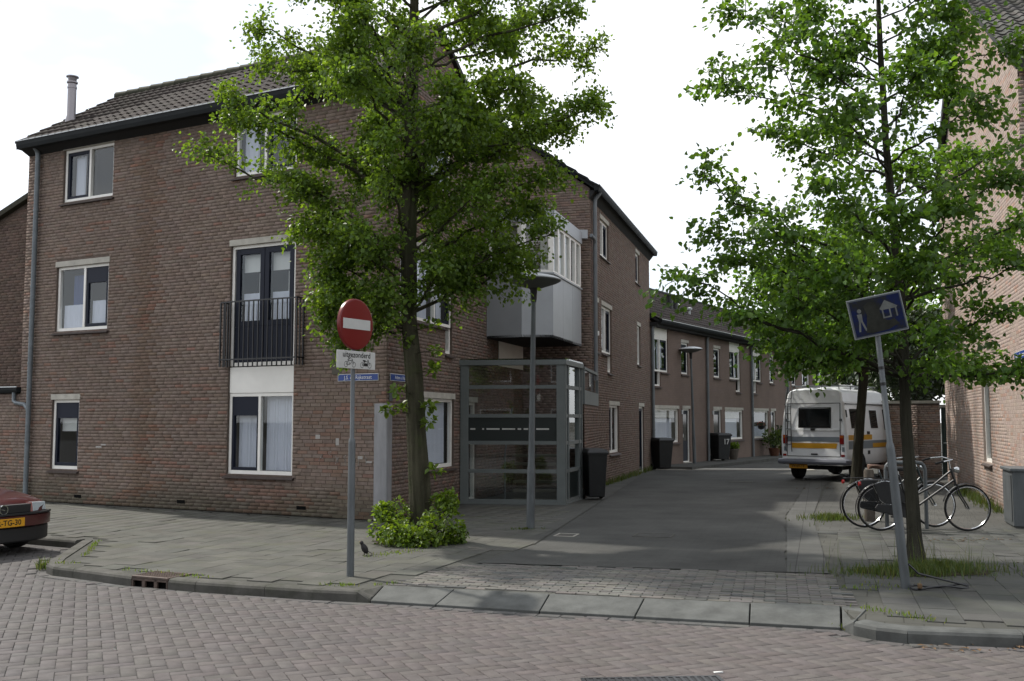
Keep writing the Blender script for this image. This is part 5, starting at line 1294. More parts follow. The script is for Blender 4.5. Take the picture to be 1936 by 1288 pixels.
bike((5.42,15.62,0), R(2), 'dark bicycle with brown saddle, behind the other at the hoop stand', mat('dark_green_frame', (.02,.03,.03), .4, .5), -3, 0, True, M['saddle'], 1.10)
o = MB().lathe([(.08,0),(.085,.02),(.08,.80),(.07,.84),(0,.85)], 14).build('bollard', M['wood'], None, smooth=True); o.location = (5.85,16.6,0); tag(o, 'dark weathered bollard behind the bicycles', 'bollard')
# ------------------------------------------------------------------ vehicles
def loft(m, secs, cap0=True, cap1=True):
    """secs: list of rings (x, [(y,z)...]) for the half section; mirrored"""
    rings = []
    for pts in secs:
        full = [(x, y, z) for x, y, z in pts]+[(x, -y, z) for x, y, z in reversed(pts) if abs(y) > 1e-6]
        rings.append(full)
    n = len(rings[0]); b = len(m.v)
    for r_ in rings: m.v += [m.fr.P(*p) for p in r_]
    for i in range(len(rings)-1):
        for k in range(n): m.f.append((b+i*n+k, b+i*n+(k+1)%n, b+(i+1)*n+(k+1)%n, b+(i+1)*n+k)); m.c.append(None)
    if cap0: m.f.append(tuple(b+k for k in range(n-1,-1,-1))); m.c.append(None)
    if cap1: e = b+(len(rings)-1)*n; m.f.append(tuple(e+k for k in range(n))); m.c.append(None)
def wheel(parent, x, y, r_, w_, m_=None):
    s = 1 if y > 0 else -1
    ty = MB().lathe([(r_*.6,-w_/2),(r_*.94,-w_/2),(r_,-w_/2+.02),(r_,w_/2-.02),(r_*.94,w_/2),(r_*.6,w_/2)], 28, (x,y,r_), axis='y').build('wheel', M['rubber'], parent, smooth=True)
    MB().lathe([(0,s*w_*.30),(r_*.15,s*w_*.32),(r_*.2,s*w_*.22),(r_*.5,s*w_*.26),(r_*.62,s*w_*.47),(r_*.62,s*w_*.2),(0,s*w_*.1)], 28, (x,y,r_), axis='y').build('rim', m_ or M['steel'], ty, smooth=True)
van = thing('camper_van', 'white high-roof camper van with grey and orange stripes, seen from behind', 'van', (8.20,27.5,0), R(51))
prof_ = [(0,.42),(.86,.42),(.92,.50),(.935,.75),(.935,1.22),(.925,1.30),(.87,1.80),(.835,2.08),(.835,2.13),(.80,2.16),(.765,2.36),(.70,2.455),(.58,2.50),(.3,2.52),(0,2.525)]
def zlim(x):
    P = [(0,9),(3.2,9),(3.45,2.45),(3.85,2.05),(4.2,1.40),(4.6,1.12),(4.78,1.0),(5,.9)]
    for (a, za), (b, zb_) in zip(P[:-1], P[1:]):
        if a <= x <= b: return za+(zb_-za)*(x-a)/(b-a)
    return .9
secs = []
for x, k in ((0,.94),(.035,.985),(.10,1.0),(1.0,1.0),(2.2,1.0),(3.2,1.0),(3.46,.99),(3.85,.97),(4.2,.95),(4.55,.93),(4.74,.88),(4.80,.80)):
    zl = zlim(x); ring = []
    for y, z in prof_:
        xx = x+(.13*max(0,(z-1.25)/1.25)**1.6 if x < .2 else 0)
        if x < .05 and z > 2.42: z = 2.42+(z-2.42)*.5
        ring.append((xx, y*k, min(z, zl-.02*y if zl < 5 else z)))
    secs.append(ring)
q = MB(); loft(q, secs); q.build('body', M['vanwhite'], van, smooth=True)
def rpos(z): return .13*max(0,(z-1.25)/1.25)**1.6
def rearpanel(name, y0_, y1_, z0_, z1_, m_, th=.012, inset=.0, parent=van, skew=0, bev=0):
    # panel lying on the rear face; y positive is the van's left
    q = MB(); a, b = rpos(z0_)-.002, rpos(z1_)-.002
    q.hexa([(a-th,y0_,z0_),(a+.02,y0_,z0_),(a+.02,y1_,z0_),(a-th,y1_,z0_),(b-th,y0_-skew,z1_),(b+.02,y0_-skew,z1_),(b+.02,y1_+skew,z1_),(b-th,y1_+skew,z1_)])
    return q.build(name, m_, parent, bevel=bev)
rw = rearpanel('rear_window_seal', -.50, .42, 1.43, 1.99, M['rubber'], .008, bev=.05)
rearpanel('rear_window', -.48, .40, 1.45, 1.97, M['darkglass'], .014, bev=.05)
rearpanel('grey_stripe', -.72, .72, 1.06, 1.19, M['greyst'], .004)
rearpanel('orange_stripe', -.64, .62, .88, 1.02, M['orange'], .004, skew=.03)
for z in (.66,2.10): rearpanel('door_seam', -.74, .74, z-.008, z+.008, M['plastic'], .003)
rearpanel('door_seam', -.755, -.735, .66, 2.10, M['plastic'], .003); rearpanel('door_seam', .735, .755, .66, 2.10, M['plastic'], .003)
rearpanel('number_handle', -.12, .06, .70, .74, M['plastic'], .02); rearpanel('wiper_box', -.06, .06, 1.36, 1.42, M['plastic'], .02)
rearpanel('body_crease', -.735, .735, 1.365, 1.385, M['vanwhite'], .012)
for s in (-1,1):
    rearpanel('tail_light', s*.80-.055, s*.80+.055, 1.0, 1.24, M['tail'], .03, bev=.01); rearpanel('indicator', s*.80-.05, s*.80+.05, 1.16, 1.23, M['amber'], .034)
    rearpanel('reflector', s*.82-.05, s*.82+.05, .66, .72, M['tail'], .012); rearpanel('badge', s*.82-.05, s*.82+.02, .80, .92, M['greyst'], .004)
    rearpanel('hinge', s*.77-.03, s*.77+.03, 1.62, 1.68, M['steel'], .02)
q = MB(); q.tube([(.05,-.98,.52),(-.10,-.93,.52),(-.13,-.6,.52),(-.13,.6,.52),(-.10,.93,.52),(.05,.98,.52)], .075, 8); q.build('bumper', M['bumper'], van, smooth=True)
pl = MB(); pl.box(-.10,-.085,.14,.66,.33,.45); pl = pl.build('number_plate', M['vplate'], van, bevel=.004)
text('VV-69-TB', .10, M['ink'], van, (-.1015,.40,.39), R(-90), bold=.001, sx=.9)
q = MB()
for y in (.60,.76): q.tube([(-.03,y,.78),(-.05,y,.90),(-.06,y,1.9),(.02,y,2.35),(.12,y,2.60),(.30,y,2.60)], .013, 6)
for k in range(7): q.tube([(-.055+(.06 if k > 5 else 0),.60,.98+k*.21),(-.055+(.06 if k > 5 else 0),.76,.98+k*.21)], .011, 6)
q.build('ladder', M['steel'], van, smooth=True)
q = MB()
for y in (-.62,.62):
    q.tube([(.30,y,2.58),(3.1,y,2.60)], .016, 6)
    for x in (.35,1.2,2.1,3.0): q.tube([(x,y,2.44),(x,y,2.58)], .012, 6)
for x in (.35,1.0,1.7,2.4,3.0): q.tube([(x,-.62,2.585),(x,.62,2.585)], .014, 6)
q.build('roof_rack', M['steel'], van, smooth=True)
MB().box(1.3,2.0,-.45,.30,2.52,2.63).build('roof_hatch', M['vanwhite'], van, bevel=.03)
def sidepanel(name, x0, x1, z0_, z1_, m_, th=.012, bev=0, tilt=True):
    f_ = lambda z: .935-(.055*max(0,(z-1.30)/.5) if tilt else 0)
    for s in (-1,1):
        q = MB(); a, b = f_(z0_), f_(z1_)
        q.hexa([(x0,s*(a-.01),z0_),(x1,s*(a-.01),z0_),(x1,s*(a+th),z0_),(x0,s*(a+th),z0_),(x0,s*(b-.01),z1_),(x1,s*(b-.01),z1_),(x1,s*(b+th),z1_),(x0,s*(b+th),z1_)]); q.build(name, m_, van, bevel=bev)
sidepanel('side_window', .42, 1.20, 1.42, 1.95, M['darkglass'], .006, .03); sidepanel('side_window', 1.9, 2.45, 1.42, 1.92, M['darkglass'], .006, .03); sidepanel('side_window', 3.0, 3.75, 1.36, 1.95, M['darkglass'], .006, .03)
sidepanel('orange_stripe', .12, 1.9, 1.10, 1.24, M['orange'], .004); sidepanel('grey_stripe', .12, 3.2, .86, 1.08, M['greyst'], .004); sidepanel('orange_stripe', 1.95, 4.0, .88, 1.0, M['orange'], .007)
sidepanel('roof_trim', .15, 3.3, 2.07, 2.095, M['plastic'], .03); sidepanel('vent', .14, .20, 1.72, 1.92, M['plastic'], .006); sidepanel('vent', 1.55, 1.72, .70, .80, M['plastic'], .006); sidepanel('door_handle', 1.55, 1.70, 1.25, 1.33, M['plastic'], .02)
for s in (-1,1):
    q = MB(); q.box(3.75,3.85,s*1.0-.06,s*1.0+.06,1.45,1.70); q.build('mirror', M['plastic'], van, bevel=.01)
    for x in (.95,3.75):
        q = MB(); n = 20
        q.add([(x+.43*math.cos(math.pi*k/n), s*.9365, .42+.36*math.sin(math.pi*k/n)) for k in range(n+1)], [tuple(range(n+1))]); q.build('wheel_arch', M['rubber'], van)
        wheel(van, x, s*.83, .33, .22)
q = MB(); q.box(.2,4.4,-.7,.7,.30,.44); q.build('chassis', M['rubber'], van)
q = MB(); q.tube([(-.02,-.1,.40),(.6,-.1,.38)], .03, 6); q.tube([(.1,-.45,.33),(.7,-.45,.33)], .10, 10); q.build('exhaust', M['rubber'], van)
q = MB(); q.add([(3.32,-.66,2.34),(3.32,.66,2.34),(4.16,.80,1.36),(4.16,-.80,1.36)], [(0,1,2,3)])
for v_i in range(4): pass
q.build('windscreen', M['darkglass'], van)

car = thing('parked_car', 'dark red hatchback parked in the bay, only its nose in view', 'car', (-6.55,13.0,-.1), R(-28))
def ring(x, hw, top, a, b, sh): return [(x,0,top),(x,a*hw,top-.012),(x,b*hw,top-.06),(x-.0,hw,sh),(x,hw+.015,.55),(x,hw,.32),(x,hw*.93,.20),(x,0,.20)]
secs = [ring(*p) for p in ((-.0,.50,.60,.6,.86,.52),(-.03,.60,.655,.6,.86,.58),(-.10,.70,.70,.6,.87,.62),(-.25,.79,.735,.6,.88,.66),(-.6,.835,.79,.6,.88,.72),(-1.05,.85,.86,.6,.88,.78),(-1.3,.85,.90,.6,.88,.80),(-1.75,.85,1.25,.52,.68,.83),(-2.1,.85,1.38,.5,.66,.84),(-3.0,.85,1.39,.5,.66,.85),(-3.5,.85,1.26,.5,.68,.85),(-3.95,.83,.98,.6,.85,.82),(-4.25,.78,.94,.6,.86,.78),(-4.35,.65,.70,.6,.86,.6))]
q = MB(); loft(q, secs); q.build('body', M['carred'], car, smooth=True)
# bumper, grille, lamps, plate
q = MB(); secs = []
for y in (-.80,-.74,-.62,-.4,0,.4,.62,.74,.80):
    x = .05-.22*max(0,(abs(y)-.35)/.45)**2
    secs.append((x, y))
def bump(z0_, z1_, o, dd, name, m_):
    q = MB(); n = len(secs); vs = []
    for x, y in secs: vs += [(x+o,y,z0_),(x+o+dd,y*1.01,z0_+.02),(x+o+dd,y*1.01,z1_-.02),(x+o,y,z1_),(x-.25,y*.97,z1_),(x-.25,y*.97,z0_)]
    q.add(vs, [(6*i+k,6*i+6+k,6*i+6+(k+1)%6,6*i+(k+1)%6) for i in range(n-1) for k in range(6)]+[tuple(range(6)), tuple(range(6*n-1,6*n-7,-1))]); return q.build(name, m_, car, smooth=True)
bump(.36, .53, .03, .045, 'bumper', M['carred']); bump(.17, .37, .01, .02, 'lower_bumper', M['plastic']); bump(.525, .545, .05, .035, 'bumper_trim', M['plastic'])
q = MB(); q.box(-.05,.055,-.40,.40,.545,.655); q.build('grille', M['plastic'], car, bevel=.01)
for s in (-1,1):
    q = MB(); q.hexa([(.045,s*.44,.55),(-.10,s*.74,.55),(-.25,s*.70,.55),(-.05,s*.42,.55),(.02,s*.44,.67),(-.13,s*.745,.655),(-.27,s*.70,.655),(-.06,s*.42,.67)]); q.build('headlamp', M['lens'], car, bevel=.008)
    q = MB(); q.hexa([(.050,s*.40,.55),(.046,s*.435,.55),(-.05,s*.42,.55),(-.05,s*.40,.55),(.025,s*.40,.67),(.021,s*.435,.67),(-.06,s*.42,.67),(-.06,s*.40,.67)]); q.build('indicator', mat('pink_lens', (.30,.13,.12), .2, .5), car)
q = MB(); q.lathe([(.052,.0),(.062,.0),(.062,.010),(.052,.010),(.052,.0)], 28, (.058,0,.60), axis='x'); emb = q.build('emblem', M['chrome'], car, smooth=True)
MB().add([(.066,-.058,.606),(.066,-.010,.606),(.066,.018,.594),(.066,.058,.594),(.066,.010,.588),(.066,-.018,.600)][:6], [(0,1,2,3,4,5)]).build('emblem_bolt', M['chrome'], emb)
q = MB(); q.box(.118,.132,-.26,.26,.38,.49); q.build('number_plate', M['plate'], car, bevel=.004)
text('HR-TG-30', .098, M['ink'], car, (.1335,0,.434), R(90), bold=.0015, sx=.98)
for s in (-1,1):
    for x in (-.78,-3.4): wheel(car, x, s*.78, .30, .19)
    q = MB(); n = 20
    for x in (-.78,-3.4): q.add([(x+.37*math.cos(math.pi*k/n), s*.872, .2+.44*math.sin(math.pi*k/n)) for k in range(n+1)], [tuple(range(n+1))])
    q.build('wheel_arches', M['rubber'], car)
    MB().add([(-1.45,s*.80,.88),(-1.85,s*.62,1.26),(-3.3,s*.62,1.28),(-3.75,s*.80,.9)], [(0,1,2,3)]).build('side_window', M['darkglass'], car)
MB().add([(-1.27,-.66,.915),(-1.27,.66,.915),(-1.80,.52,1.30),(-1.80,-.52,1.30)], [(0,1,2,3)]).build('windscreen', M['darkglass'], car)

# ------------------------------------------------------------------ garden wall, gate and shrub past the right-hand house
gw_ = thing('garden_wall', 'weathered garden wall with brick piers between the van and the pink house', 'wall', (11.3,29.0,0), world=True)
f, l = seg((10.7,29.6), (12.15,28.6))
facade(gw_, f, 0, l, 2.12, [], rcol, 81)
MB(f).box(-.05, l, -.15, .06, 2.12, 2.2).build('coping', M['lintel'], gw_)
for s in (.1,.95): 
    facade(gw_, Frame(f.P(s,.08,0)[:2], f.ang, 1), 0, .22, 2.1, [], rcol, 82+int(s*9), name='pier')
t = thing('garden_gate', 'dark green garden gate beside the pink house', 'gate', f.P(l+.02,.0,0), world=True)
for k in range(6): MB(f).box(l+.02+k*.085, l+.10+k*.085, -.06, -.02, .05, 2.0).build('board', M['gate'], t)
q = MB(f)
for z in (.4,1.6): q.box(l+.02, l+.53, -.02, .0, z, z+.09)
q.build('ledge', M['gate'], t); MB(f).tube([(l+.08,.01,1.0),(l+.08,.03,1.0),(l+.20,.03,1.0)], .01, 6).build('handle', M['chrome'], t); MB(f).box(l-.02,l+.6,-.08,.04,2.0,2.08).build('head_beam', M['lintel'], t)

# ================================================================== TREES AND PLANTS
def bez(p0, p1, p2, t): return p0*(1-t)**2+p1*2*t*(1-t)+p2*t*t
def tree(name, label, cat, base, trunk, limbs, bark, leafm, lsize, seed, per=14, twl=.75, lpt=16, attach=(.0,), droop=.25, layer=.0, asp=.8, group=None, rmul=1.0, lcv=(.65,1.35)):
    t = thing(name, label, cat, (*base, 0), group=group)
    rng = np.random.default_rng(seed)
    T = [np.array(p[:3], float) for p in trunk]; Rt = [p[3] for p in trunk]
    def trunk_at(z):
        for a, b, ra, rb in zip(T[:-1], T[1:], Rt[:-1], Rt[1:]):
            if a[2] <= z <= b[2]:
                k = (z-a[2])/(b[2]-a[2]); return a+(b-a)*k, ra+(rb-ra)*k
        return T[-1], Rt[-1]
    # trunk with an uneven section
    q = MB(); n = 36; zs = np.linspace(T[0][2], T[-1][2], 90); ph = rng.uniform(0, 6, 4)
    for z in zs:
        c, r_ = trunk_at(z)
        for k in range(n):
            a = 2*math.pi*k/n; rr = r_*(1+.10*math.sin(3*a+ph[0]+z*.6)+.06*math.sin(5*a+ph[1]-z*1.1)+.05*math.sin(z*4+ph[2]+a)+.05*math.sin(11*a+2.2*math.sin(z*1.7+ph[1]))+.02*math.sin(17*a+z*5*math.sin(z+ph[0])))
            if z < .35: rr *= 1+.5*(1-z/.35)**2*(.7+.3*math.sin(4*a+ph[3]))
            q.v.append((c[0]+rr*math.cos(a), c[1]+rr*math.sin(a), z))
    for i in range(len(zs)-1):
        for k in range(n): q.f.append((i*n+k, i*n+(k+1)%n, (i+1)*n+(k+1)%n, (i+1)*n+k)); q.c.append(None)
    q.build('trunk', bark, t, smooth=True)
    LP = []; LD = []; LN = []; CL = []
    zmax = T[-1][2]
    for li, tip in enumerate(limbs):
        tip = np.array(tip, float)
        hd = math.hypot(tip[0]-T[3][0], tip[1])
        za = min(zmax-.1, max(attach[0], tip[2]-.45*hd+rng.uniform(-.25,.25)))
        p0, r0 = trunk_at(za); d = tip-p0; ln = np.linalg.norm(d)
        mid = p0+d*.5+np.array([0,0,droop*ln*.55])+rng.normal(size=3)*.08*ln*.5
        pts = [bez(p0, mid, tip, k/9) for k in range(10)]
        for k in range(2, 9): pts[k] = pts[k]+rng.normal(size=3)*.018*ln
        r1 = min(r0*.62, .016+.014*ln)*rmul
        q = MB(); q.tube([tuple(p) for p in pts], [r1*(1-.85*k/9)+.003 for k in range(10)], 6)
        nb_ = max(5, int(per*(.55+.18*ln)))
        for b_ in range(nb_):
            tt = .22+.78*rng.random()**.8 if b_ > 3 else .88+.12*rng.random()
            p = bez(p0, mid, tip, tt); tg = bez(p0, mid, tip, min(1, tt+.05))-bez(p0, mid, tip, max(0, tt-.05)); tg /= np.linalg.norm(tg)+1e-9
            sd_ = rng.normal(size=3); sd_[2] *= (1-layer); sd_ -= tg*np.dot(sd_, tg)*.6; sd_ /= np.linalg.norm(sd_)+1e-9
            L_ = twl*rng.uniform(.45,1.1)*(1.05-.45*tt)
            dv_ = tg*.55+sd_*.85+np.array([0,0,.10]); dv_ /= np.linalg.norm(dv_)
            e1 = p+dv_*L_*.55+np.array([0,0,.03]); e2 = p+dv_*L_+np.array([0,0,-.16*L_])
            q.tube([tuple(p), tuple(e1), tuple(e2)], [.010*rmul,.006*rmul,.002], 4, cap=False)
            n_ = int(lpt*rng.uniform(.7,1.3)*(.5+.7*L_/twl)); u = rng.uniform(.15,1.05,n_)[:,None]
            P_ = np.where(u < .5, p+(e1-p)*u*2, e1+(e2-e1)*(u-.5)*2)
            jit = rng.normal(size=(n_,3))*np.array([.12,.12,.08*(1-layer*.5)])*(twl/.75)
            P_ = P_+jit
            D_ = dv_*.45+rng.normal(size=(n_,3))*.55+np.array([0,0,-.45]); N2 = np.array([0,0,1.0])+rng.normal(size=(n_,3))*.55
            LP.append(P_); LD.append(D_); LN.append(N2); CL.append(np.full(n_, rng.uniform(.78,1.2)))
        q.build('limb', bark, t, smooth=True)
    P_ = np.concatenate(LP); leafobj('crown', P_, np.concatenate(LD), np.concatenate(LN), lsize, seed+1, leafm, t, asp, np.concatenate(CL), lcv)
    return t
LT = [(-2.65,-.4,5.8),(-1.0,-.9,3.95),(-1.5,.3,3.5),(.26,-1.0,3.6),(-1.2,-.5,3.3),(-1.45,-.5,4.25),(1.60,.45,4.0),(1.25,.4,3.92),(-3.22,-.3,5.36),(-2.76,-.9,6.0),(-2.69,.3,7.35),(-1.82,-.8,7.58),(-1.84,.2,4.41),(-1.69,-1.0,4.78),(-1.66,.8,5.58),(-1.39,-.5,3.77),(-1.47,-.4,3.05),(-1.19,.1,2.8),(-.59,-1.0,3.27),(-.86,-1.5,4.15),(.56,1.0,4.24),(1.21,-.3,4.05),(1.87,-.4,4.2),(1.68,.6,4.73),(1.94,.2,5.19),(1.08,-1.3,4.68),(2.21,.2,5.85),(2.55,-.6,6.02),(2.56,.7,7.18),(2.24,-.5,7.41),(1.53,.9,8.84),(1.35,-1.4,6.04),(.7,1.4,7.78),(.41,-.8,8.25),(-.88,.6,9.28),(-1.17,-1.2,7.91),(-.91,-1.8,6.11),(-.47,-2.0,5.1),(-2.16,1.5,7.04),(.57,-2.0,5.5),(-.08,-2.1,6.4),(-1.08,2.2,6.84),(.68,2.0,6.07),(1.55,1.8,7.94),(-2.76,1.2,7.11),(-.18,0,9.69),(.56,.6,9.78),(-.88,-.5,9.33),(1.96,-.2,8.08),(1.57,-.9,5.56)]
g_ = np.random.default_rng(71); LT2 = []
for k in range(26):
    d_ = g_.normal(size=3); d_ /= np.linalg.norm(d_); LT2.append((.25+d_[0]*1.75*g_.uniform(.6,1), d_[1]*1.7*g_.uniform(.7,1), 6.45+d_[2]*2.3*g_.uniform(.6,1)))
tree('street_tree', 'tall leafy street tree with mossy trunk in front of the corner house', 'tree', (-1.27,14.05),
     [(.02,0,-.05,.165),(0,0,.35,.148),(-.04,0,1.02,.138),(-.10,0,2.05,.116),(-.18,0,3.09,.108),(-.20,0,4.22,.11),(-.16,0,5.37,.10),(-.16,0,6.53,.085),(-.13,0,7.7,.06),(-.1,0,9.0,.03)],
     [(x*.95+.05,y*.8,z) for x, y, z in LT]+LT2, M['bark'], M['leaf'], .062, 101, per=17, twl=.58, lpt=80, attach=(2.9,), droop=.12, rmul=.62)
RT = [(-.6,.3,6.3),(.2,-.4,6.0),(-.5,-.5,6.8),(.3,.4,7.2),(-.9,.2,5.9),(.6,.2,5.7),(-.1,-.3,7.4),(-1.5,.2,6.6),(.9,-.3,7.0),(-2.82,-.6,3.26),(-2.35,.4,3.96),(-2.54,-.3,4.52),(-2.29,.2,5.8),(-2.11,-.5,6.42),(-2.07,.8,3.7),(-2.18,-.8,2.84),(-1.63,.5,2.66),(-1.7,-1.2,2.97),(-1.92,-1.0,3.82),(-1.31,1.0,5.4),(-1.86,-.9,5.64),(-.98,.6,6.88),(-.73,-.3,7.15),(.19,.4,7.62),(.3,-.5,6.42),(.97,.3,6.48),(1.36,-.2,6.09),(1.79,.2,5.17),(.45,-1.0,5.12),(.81,-.8,4.34),(1.86,.3,4.07),(1.1,-.5,3.42),(.94,-.3,2.9),(1.01,-.7,2.2),(1.09,.6,2.33),(-.09,-1.1,2.53),(-.3,-1.4,3.28),(-.02,-1.3,3.87),(-1.23,-1.5,3.27),(-1.37,-1.3,4.16),(-1.08,-1.2,5.06),(-.38,-1.2,5.35),(.78,1.4,5.16),(-.24,1.4,4.44),(-.6,1.3,5.49),(1.3,1.3,5.13),(-1.3,.3,2.38),(-.68,1.0,2.83),(-.22,0,7.76),(-.95,-1.3,2.73),(-.7,-1.6,3.81),(1.64,1.2,4.04)]
tree('street_tree', 'slender layered street tree behind the leaning blue sign', 'tree', (4.72,11.9),
     [(0,0,-.05,.085),(-.02,0,.35,.074),(-.04,0,.81,.070),(-.07,0,1.61,.062),(-.08,0,2.87,.055),(-.14,0,3.95,.047),(-.21,0,5.05,.038),(-.24,0,6.1,.034),(-.25,0,6.96,.020),(-.25,0,7.8,.01)],
     RT, M['bark2'], M['leaf2'], .072, 202, per=18, twl=.62, lpt=44, attach=(2.15,), droop=.05, layer=.65, rmul=.55)
rs = np.random.default_rng(33)
def ball(c, r, n, seed):
    g_ = np.random.default_rng(seed); d = g_.normal(size=(n,3)); d /= np.linalg.norm(d, axis=1, keepdims=True); d[:,2] = np.abs(d[:,2])*1.0-.25
    return [tuple(np.array(c)+d[i]*np.array(r)*g_.uniform(.75,1.05)) for i in range(n)]
tree('street_tree', 'street tree with crooked trunk beside the white van', 'tree', (8.92,26.2),
     [(0,0,-.05,.15),(.0,0,.35,.122),(.05,0,1.0,.115),(.12,0,1.6,.115),(.20,0,2.4,.11),(.3,0,3.4,.12),(.35,0,4.6,.09),(.4,0,6.2,.05),(.4,0,7.2,.02)],
     ball((-.2,0,4.6), (3.1,2.6,2.6), 34, 5), M['bark2'], M['leaf2'], .13, 303, per=12, twl=1.0, lpt=36, attach=(2.3,), droop=.1)
for k, (x, y, h, r_, lab) in enumerate(((15.5,40,7.5,3.4,'dark tree beyond the white van roof'),(21,52,9.5,4.2,'far tree closing the end of the side street'),(13.6,33.5,6.0,2.6,'garden tree rising above the garden wall'))):
    tree('background_tree', lab, 'tree', (x,y), [(0,0,-.05,.22),(0,0,.5,.2),(0,0,1.2,.18),(.05,0,2.0,.17),(.1,0,h*.5,.12),(.1,0,h*.9,.04)], ball((0,0,h*.55), (r_,r_,h*.42), 26, 9+k), M['bark2'], M['leafd' if k == 2 else 'leaf2'], .22, 400+k*10, per=10, twl=1.4, lpt=26, attach=(1.6,), droop=.1, group='trees behind the van')
# evergreen shrub over the garden wall
t = thing('evergreen_shrub', 'dark evergreen shrub hanging over the garden wall by the pink house', 'shrub', (12.0,30.6,0))
rng = np.random.default_rng(8); Ps, Ds, Ns = [], [], []
for c, r_ in (((-.2,0,2.6),(1.0,.8,.9)),((.3,.2,3.6),(.9,.8,.9)),((-.6,-.1,3.3),(.7,.6,.7)),((.2,.2,4.5),(.6,.6,.6))):
    a, b, c2 = blob_leaves(700, c, r_, rng, .4); Ps.append(a); Ds.append(b); Ns.append(c2)
leafobj('foliage', np.concatenate(Ps), np.concatenate(Ds), np.concatenate(Ns), .22, 9, M['leafd'], t, .35)
q = MB()
for k in range(5): q.tube([(0,0,0),(.2*math.cos(k*1.3),.2*math.sin(k*1.3),1.5),(.5*math.cos(k*1.3),.5*math.sin(k*1.3),3.2)], [.05,.04,.015], 6)
q.build('stem', M['bark2'], t)

# sprouts round the foot of the big tree
def sprout_bush(loc, label, blobs, n, sz, m, seed, name='basal_shrub'):
    t = thing(name, label, 'shrub', loc); rng = np.random.default_rng(seed); Ps, Ds, Ns = [], [], []; q = MB()
    for c, r_ in blobs:
        P_, D_, N2 = blob_leaves(n, c, r_, rng, .3); P_[:,2] = np.maximum(P_[:,2], .02); Ps.append(P_); Ds.append(D_+np.array([0,0,-.15])); Ns.append(N2)
        for k in range(9):
            e_ = P_[k*7]; q.tube([(c[0]*.35, c[1]*.35, 0), tuple((np.array([c[0]*.35,c[1]*.35,0])+e_)/2+np.array([0,0,.06])), tuple(e_)], [.008,.006,.002], 4, cap=False)
    leafobj('foliage', np.concatenate(Ps), np.concatenate(Ds), np.concatenate(Ns), sz, seed, m, t, .8); q.build('stem', M['bark'], t); return t
sprout_bush((-1.27,13.75,0), 'bushy bright green sprouts round the foot of the big tree',
            [((-.40,-.15,.20),(.26,.28,.24)),((-.20,-.42,.15),(.28,.22,.19)),((.24,-.36,.20),(.28,.25,.24)),((.36,-.05,.30),(.26,.28,.32)),((.05,-.50,.10),(.30,.18,.14)),((-.32,.15,.30),(.22,.22,.30)),((.52,-.15,.12),(.16,.18,.15)),((.40,.05,.55),(.14,.14,.16)),((-.48,.05,.42),(.12,.12,.12))], 270, .060, M['leafs'], 12)
t = thing('trunk_shoots', 'loose leafy shoots growing from the middle of the big trunk', 'shoots', (-1.27,14.05,0)); rng = np.random.default_rng(21); Ps, Ds, Ns = [], [], []; q = MB()
for (x, z, r_) in ((-.32,2.05,.11),(.12,1.85,.11),(.18,2.35,.10),(-.24,2.75,.12),(.20,2.62,.10),(.12,1.62,.10),(-.30,1.80,.12),(.22,.95,.09),(.22,.55,.08),(.16,2.95,.14),(-.45,1.78,.08)):
    P_, D_, N2 = blob_leaves(26, (x,-.14,z), (r_,r_,r_*.9), rng, .1); Ps.append(P_); Ds.append(D_); Ns.append(N2); MB().tube([(-.08,-.10,z-.05),(x*.6,-.14,z-.02),(x,-.14,z)], [.008,.006,.003], 4, cap=False).build('twig', M['bark'], t)
leafobj('foliage', np.concatenate(Ps), np.concatenate(Ds), np.concatenate(Ns), .085, 22, M['leafs'], t, .8)

# bare earth round the tree feet
for (cx, cy, rx, ry, sd_) in ((-1.25,13.85,.62,.55,1), (4.5,11.15,.75,.42,2)):
    rj = random.Random(sd_); q = MB(); n = 40
    pts_ = [(cx+rx*math.cos(k*6.2832/n)*rj.uniform(.8,1.1), cy+ry*math.sin(k*6.2832/n)*rj.uniform(.75,1.1), .006) for k in range(n)]
    q.add([(cx,cy,.03)]+pts_, [(0,1+k,1+(k+1)%n) for k in range(n)]); struct(q.build('tree_pit', M['soil']))
# grass and weeds
def grass(name, label, pts, hmin, hmax, seed, m=None, w_=.006, lean=.35):
    rng = np.random.default_rng(seed); P_ = np.array(pts); n = len(P_)
    a = rng.uniform(0,6.28,n); hh = rng.uniform(hmin,hmax,n); ln = rng.uniform(.05,lean,n)*hh*1.6
    dx, dy = np.cos(a), np.sin(a); b = rng.uniform(0,6.28,n); wx, wy = np.cos(b)*w_, np.sin(b)*w_
    V = np.empty((n,6,3))
    for k, (f_, hz, ww) in enumerate(((0,0,1),(.35,.6,.8),(1,1,.12))):
        V[:,2*k,0] = P_[:,0]+dx*ln*f_+wx*ww; V[:,2*k,1] = P_[:,1]+dy*ln*f_+wy*ww; V[:,2*k,2] = P_[:,2]+hh*hz
        V[:,2*k+1,0] = P_[:,0]+dx*ln*f_-wx*ww; V[:,2*k+1,1] = P_[:,1]+dy*ln*f_-wy*ww; V[:,2*k+1,2] = P_[:,2]+hh*hz
    i = np.arange(n)*6; Q = np.concatenate([np.stack([i,i+1,i+3,i+2],1), np.stack([i+2,i+3,i+5,i+4],1)])
    k = rng.uniform(.6,1.3,n); yel = rng.uniform(0,1,n)**3; C = np.stack([k*(1+.9*yel),k*(1+.2*yel),k],1); C = np.concatenate([C,C])
    o = bpy.data.objects.new(name, npmesh(name, V.reshape(-1,3), Q, C, m or M['grass'])); COL.objects.link(o); o['kind'] = 'stuff'; o['label'] = label; o['category'] = 'grass'; return o
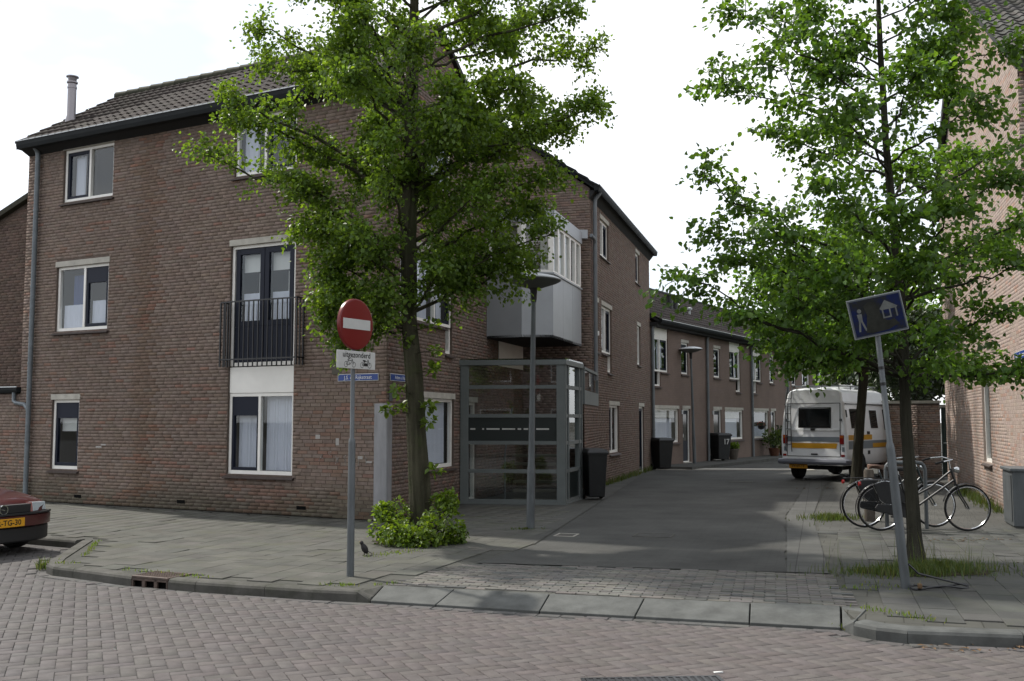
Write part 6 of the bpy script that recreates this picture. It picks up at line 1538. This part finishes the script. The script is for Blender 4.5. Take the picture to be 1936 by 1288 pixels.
def disc(n, c, rx, ry, rng): 
    a = rng.uniform(0,6.28,n); r_ = np.abs(rng.normal(size=n))*.52+.08*rng.random(n); r_ = r_*(1+.35*np.sin(3*a+1)*np.sin(5*a)); return [(c[0]+rx*r_[i]*math.cos(a[i]), c[1]+ry*r_[i]*math.sin(a[i]), 0) for i in range(n)]
rng = np.random.default_rng(2)
grass('grass', 'rough grass tuft round the foot of the slender tree', disc(2600,(4.35,11.0),.85,.38,rng)+disc(1500,(4.75,11.35),.6,.4,rng), .02, .12, 1, w_=.004)
grass('grass', 'tall seeding grass stems by the slender tree', disc(70,(4.5,11.2),.85,.35,rng), .15, .42, 2, w_=.003, lean=.25)
grass('grass', 'low grass patch at the rear wheel of the bicycles', disc(700,(5.35,16.9),.55,.5,rng), .04, .12, 3)
grass('grass', 'grass along the foot of the pink wall', [(RB.P(s_,.06+abs(rng.normal())*.14,0)[0], RB.P(s_,.06+abs(rng.normal())*.14,0)[1], 0) for s_ in rng.uniform(1.2,7,700)], .04, .22, 4)
grass('grass', 'weeds along the foot of the side-street house', [(WG.P(s_,.03+abs(rng.normal())*.06,0)[0], WG.P(s_,.03+abs(rng.normal())*.06,0)[1], 0) for s_ in rng.uniform(-.3,8.3,650)], .04, .20, 5)
pts = []
for (a, b, n, wd) in (((-4.3,11.25),(-3.6,10.95),50,.05),((-3.55,10.85),(-3.2,10.75),45,.05),((-5.2,12.4),(-5.65,13.9),130,.025),((-5.3,11.75),(-5.0,11.75),30,.03),((-1.95,10.25),(-1.55,10.15),50,.03),((-1.75,12.35),(-1.2,12.9),120,.08),((-1.4,10.2),(-1.1,10.35),30,.02),((3.1,9.0),(3.5,8.4),110,.05),((3.3,10.0),(3.9,10.2),70,.12),((2.85,8.58),(2.75,8.72),60,.05)):
    for i in range(n):
        u = rng.random(); z = ROADZ if a[0] == 2.85 else 0; pts.append((a[0]+(b[0]-a[0])*u+rng.normal()*wd, a[1]+(b[1]-a[1])*u+rng.normal()*wd, z))
grass('weeds', 'sparse weeds in the paving joints and along the kerb', pts, .010, .042, 6, w_=.005, lean=.6, m=M['leafs'])
pts = [(-5.52+rng.normal()*.05, 12.0+rng.normal()*.06, ROADZ) for _ in range(40)]
grass('weeds', 'weed tuft at the rounded kerb corner by the parked car', pts, .05, .16, 7, w_=.008, lean=.6)
for (x, y, n) in ((.10,15.3,40),(.55,15.35,30)): pass
grass('weeds', 'yellowed moss and weeds round the foot of the tall lamp', disc(120,(.2,15.38),.25,.12,rng), .01, .04, 8, w_=.006)
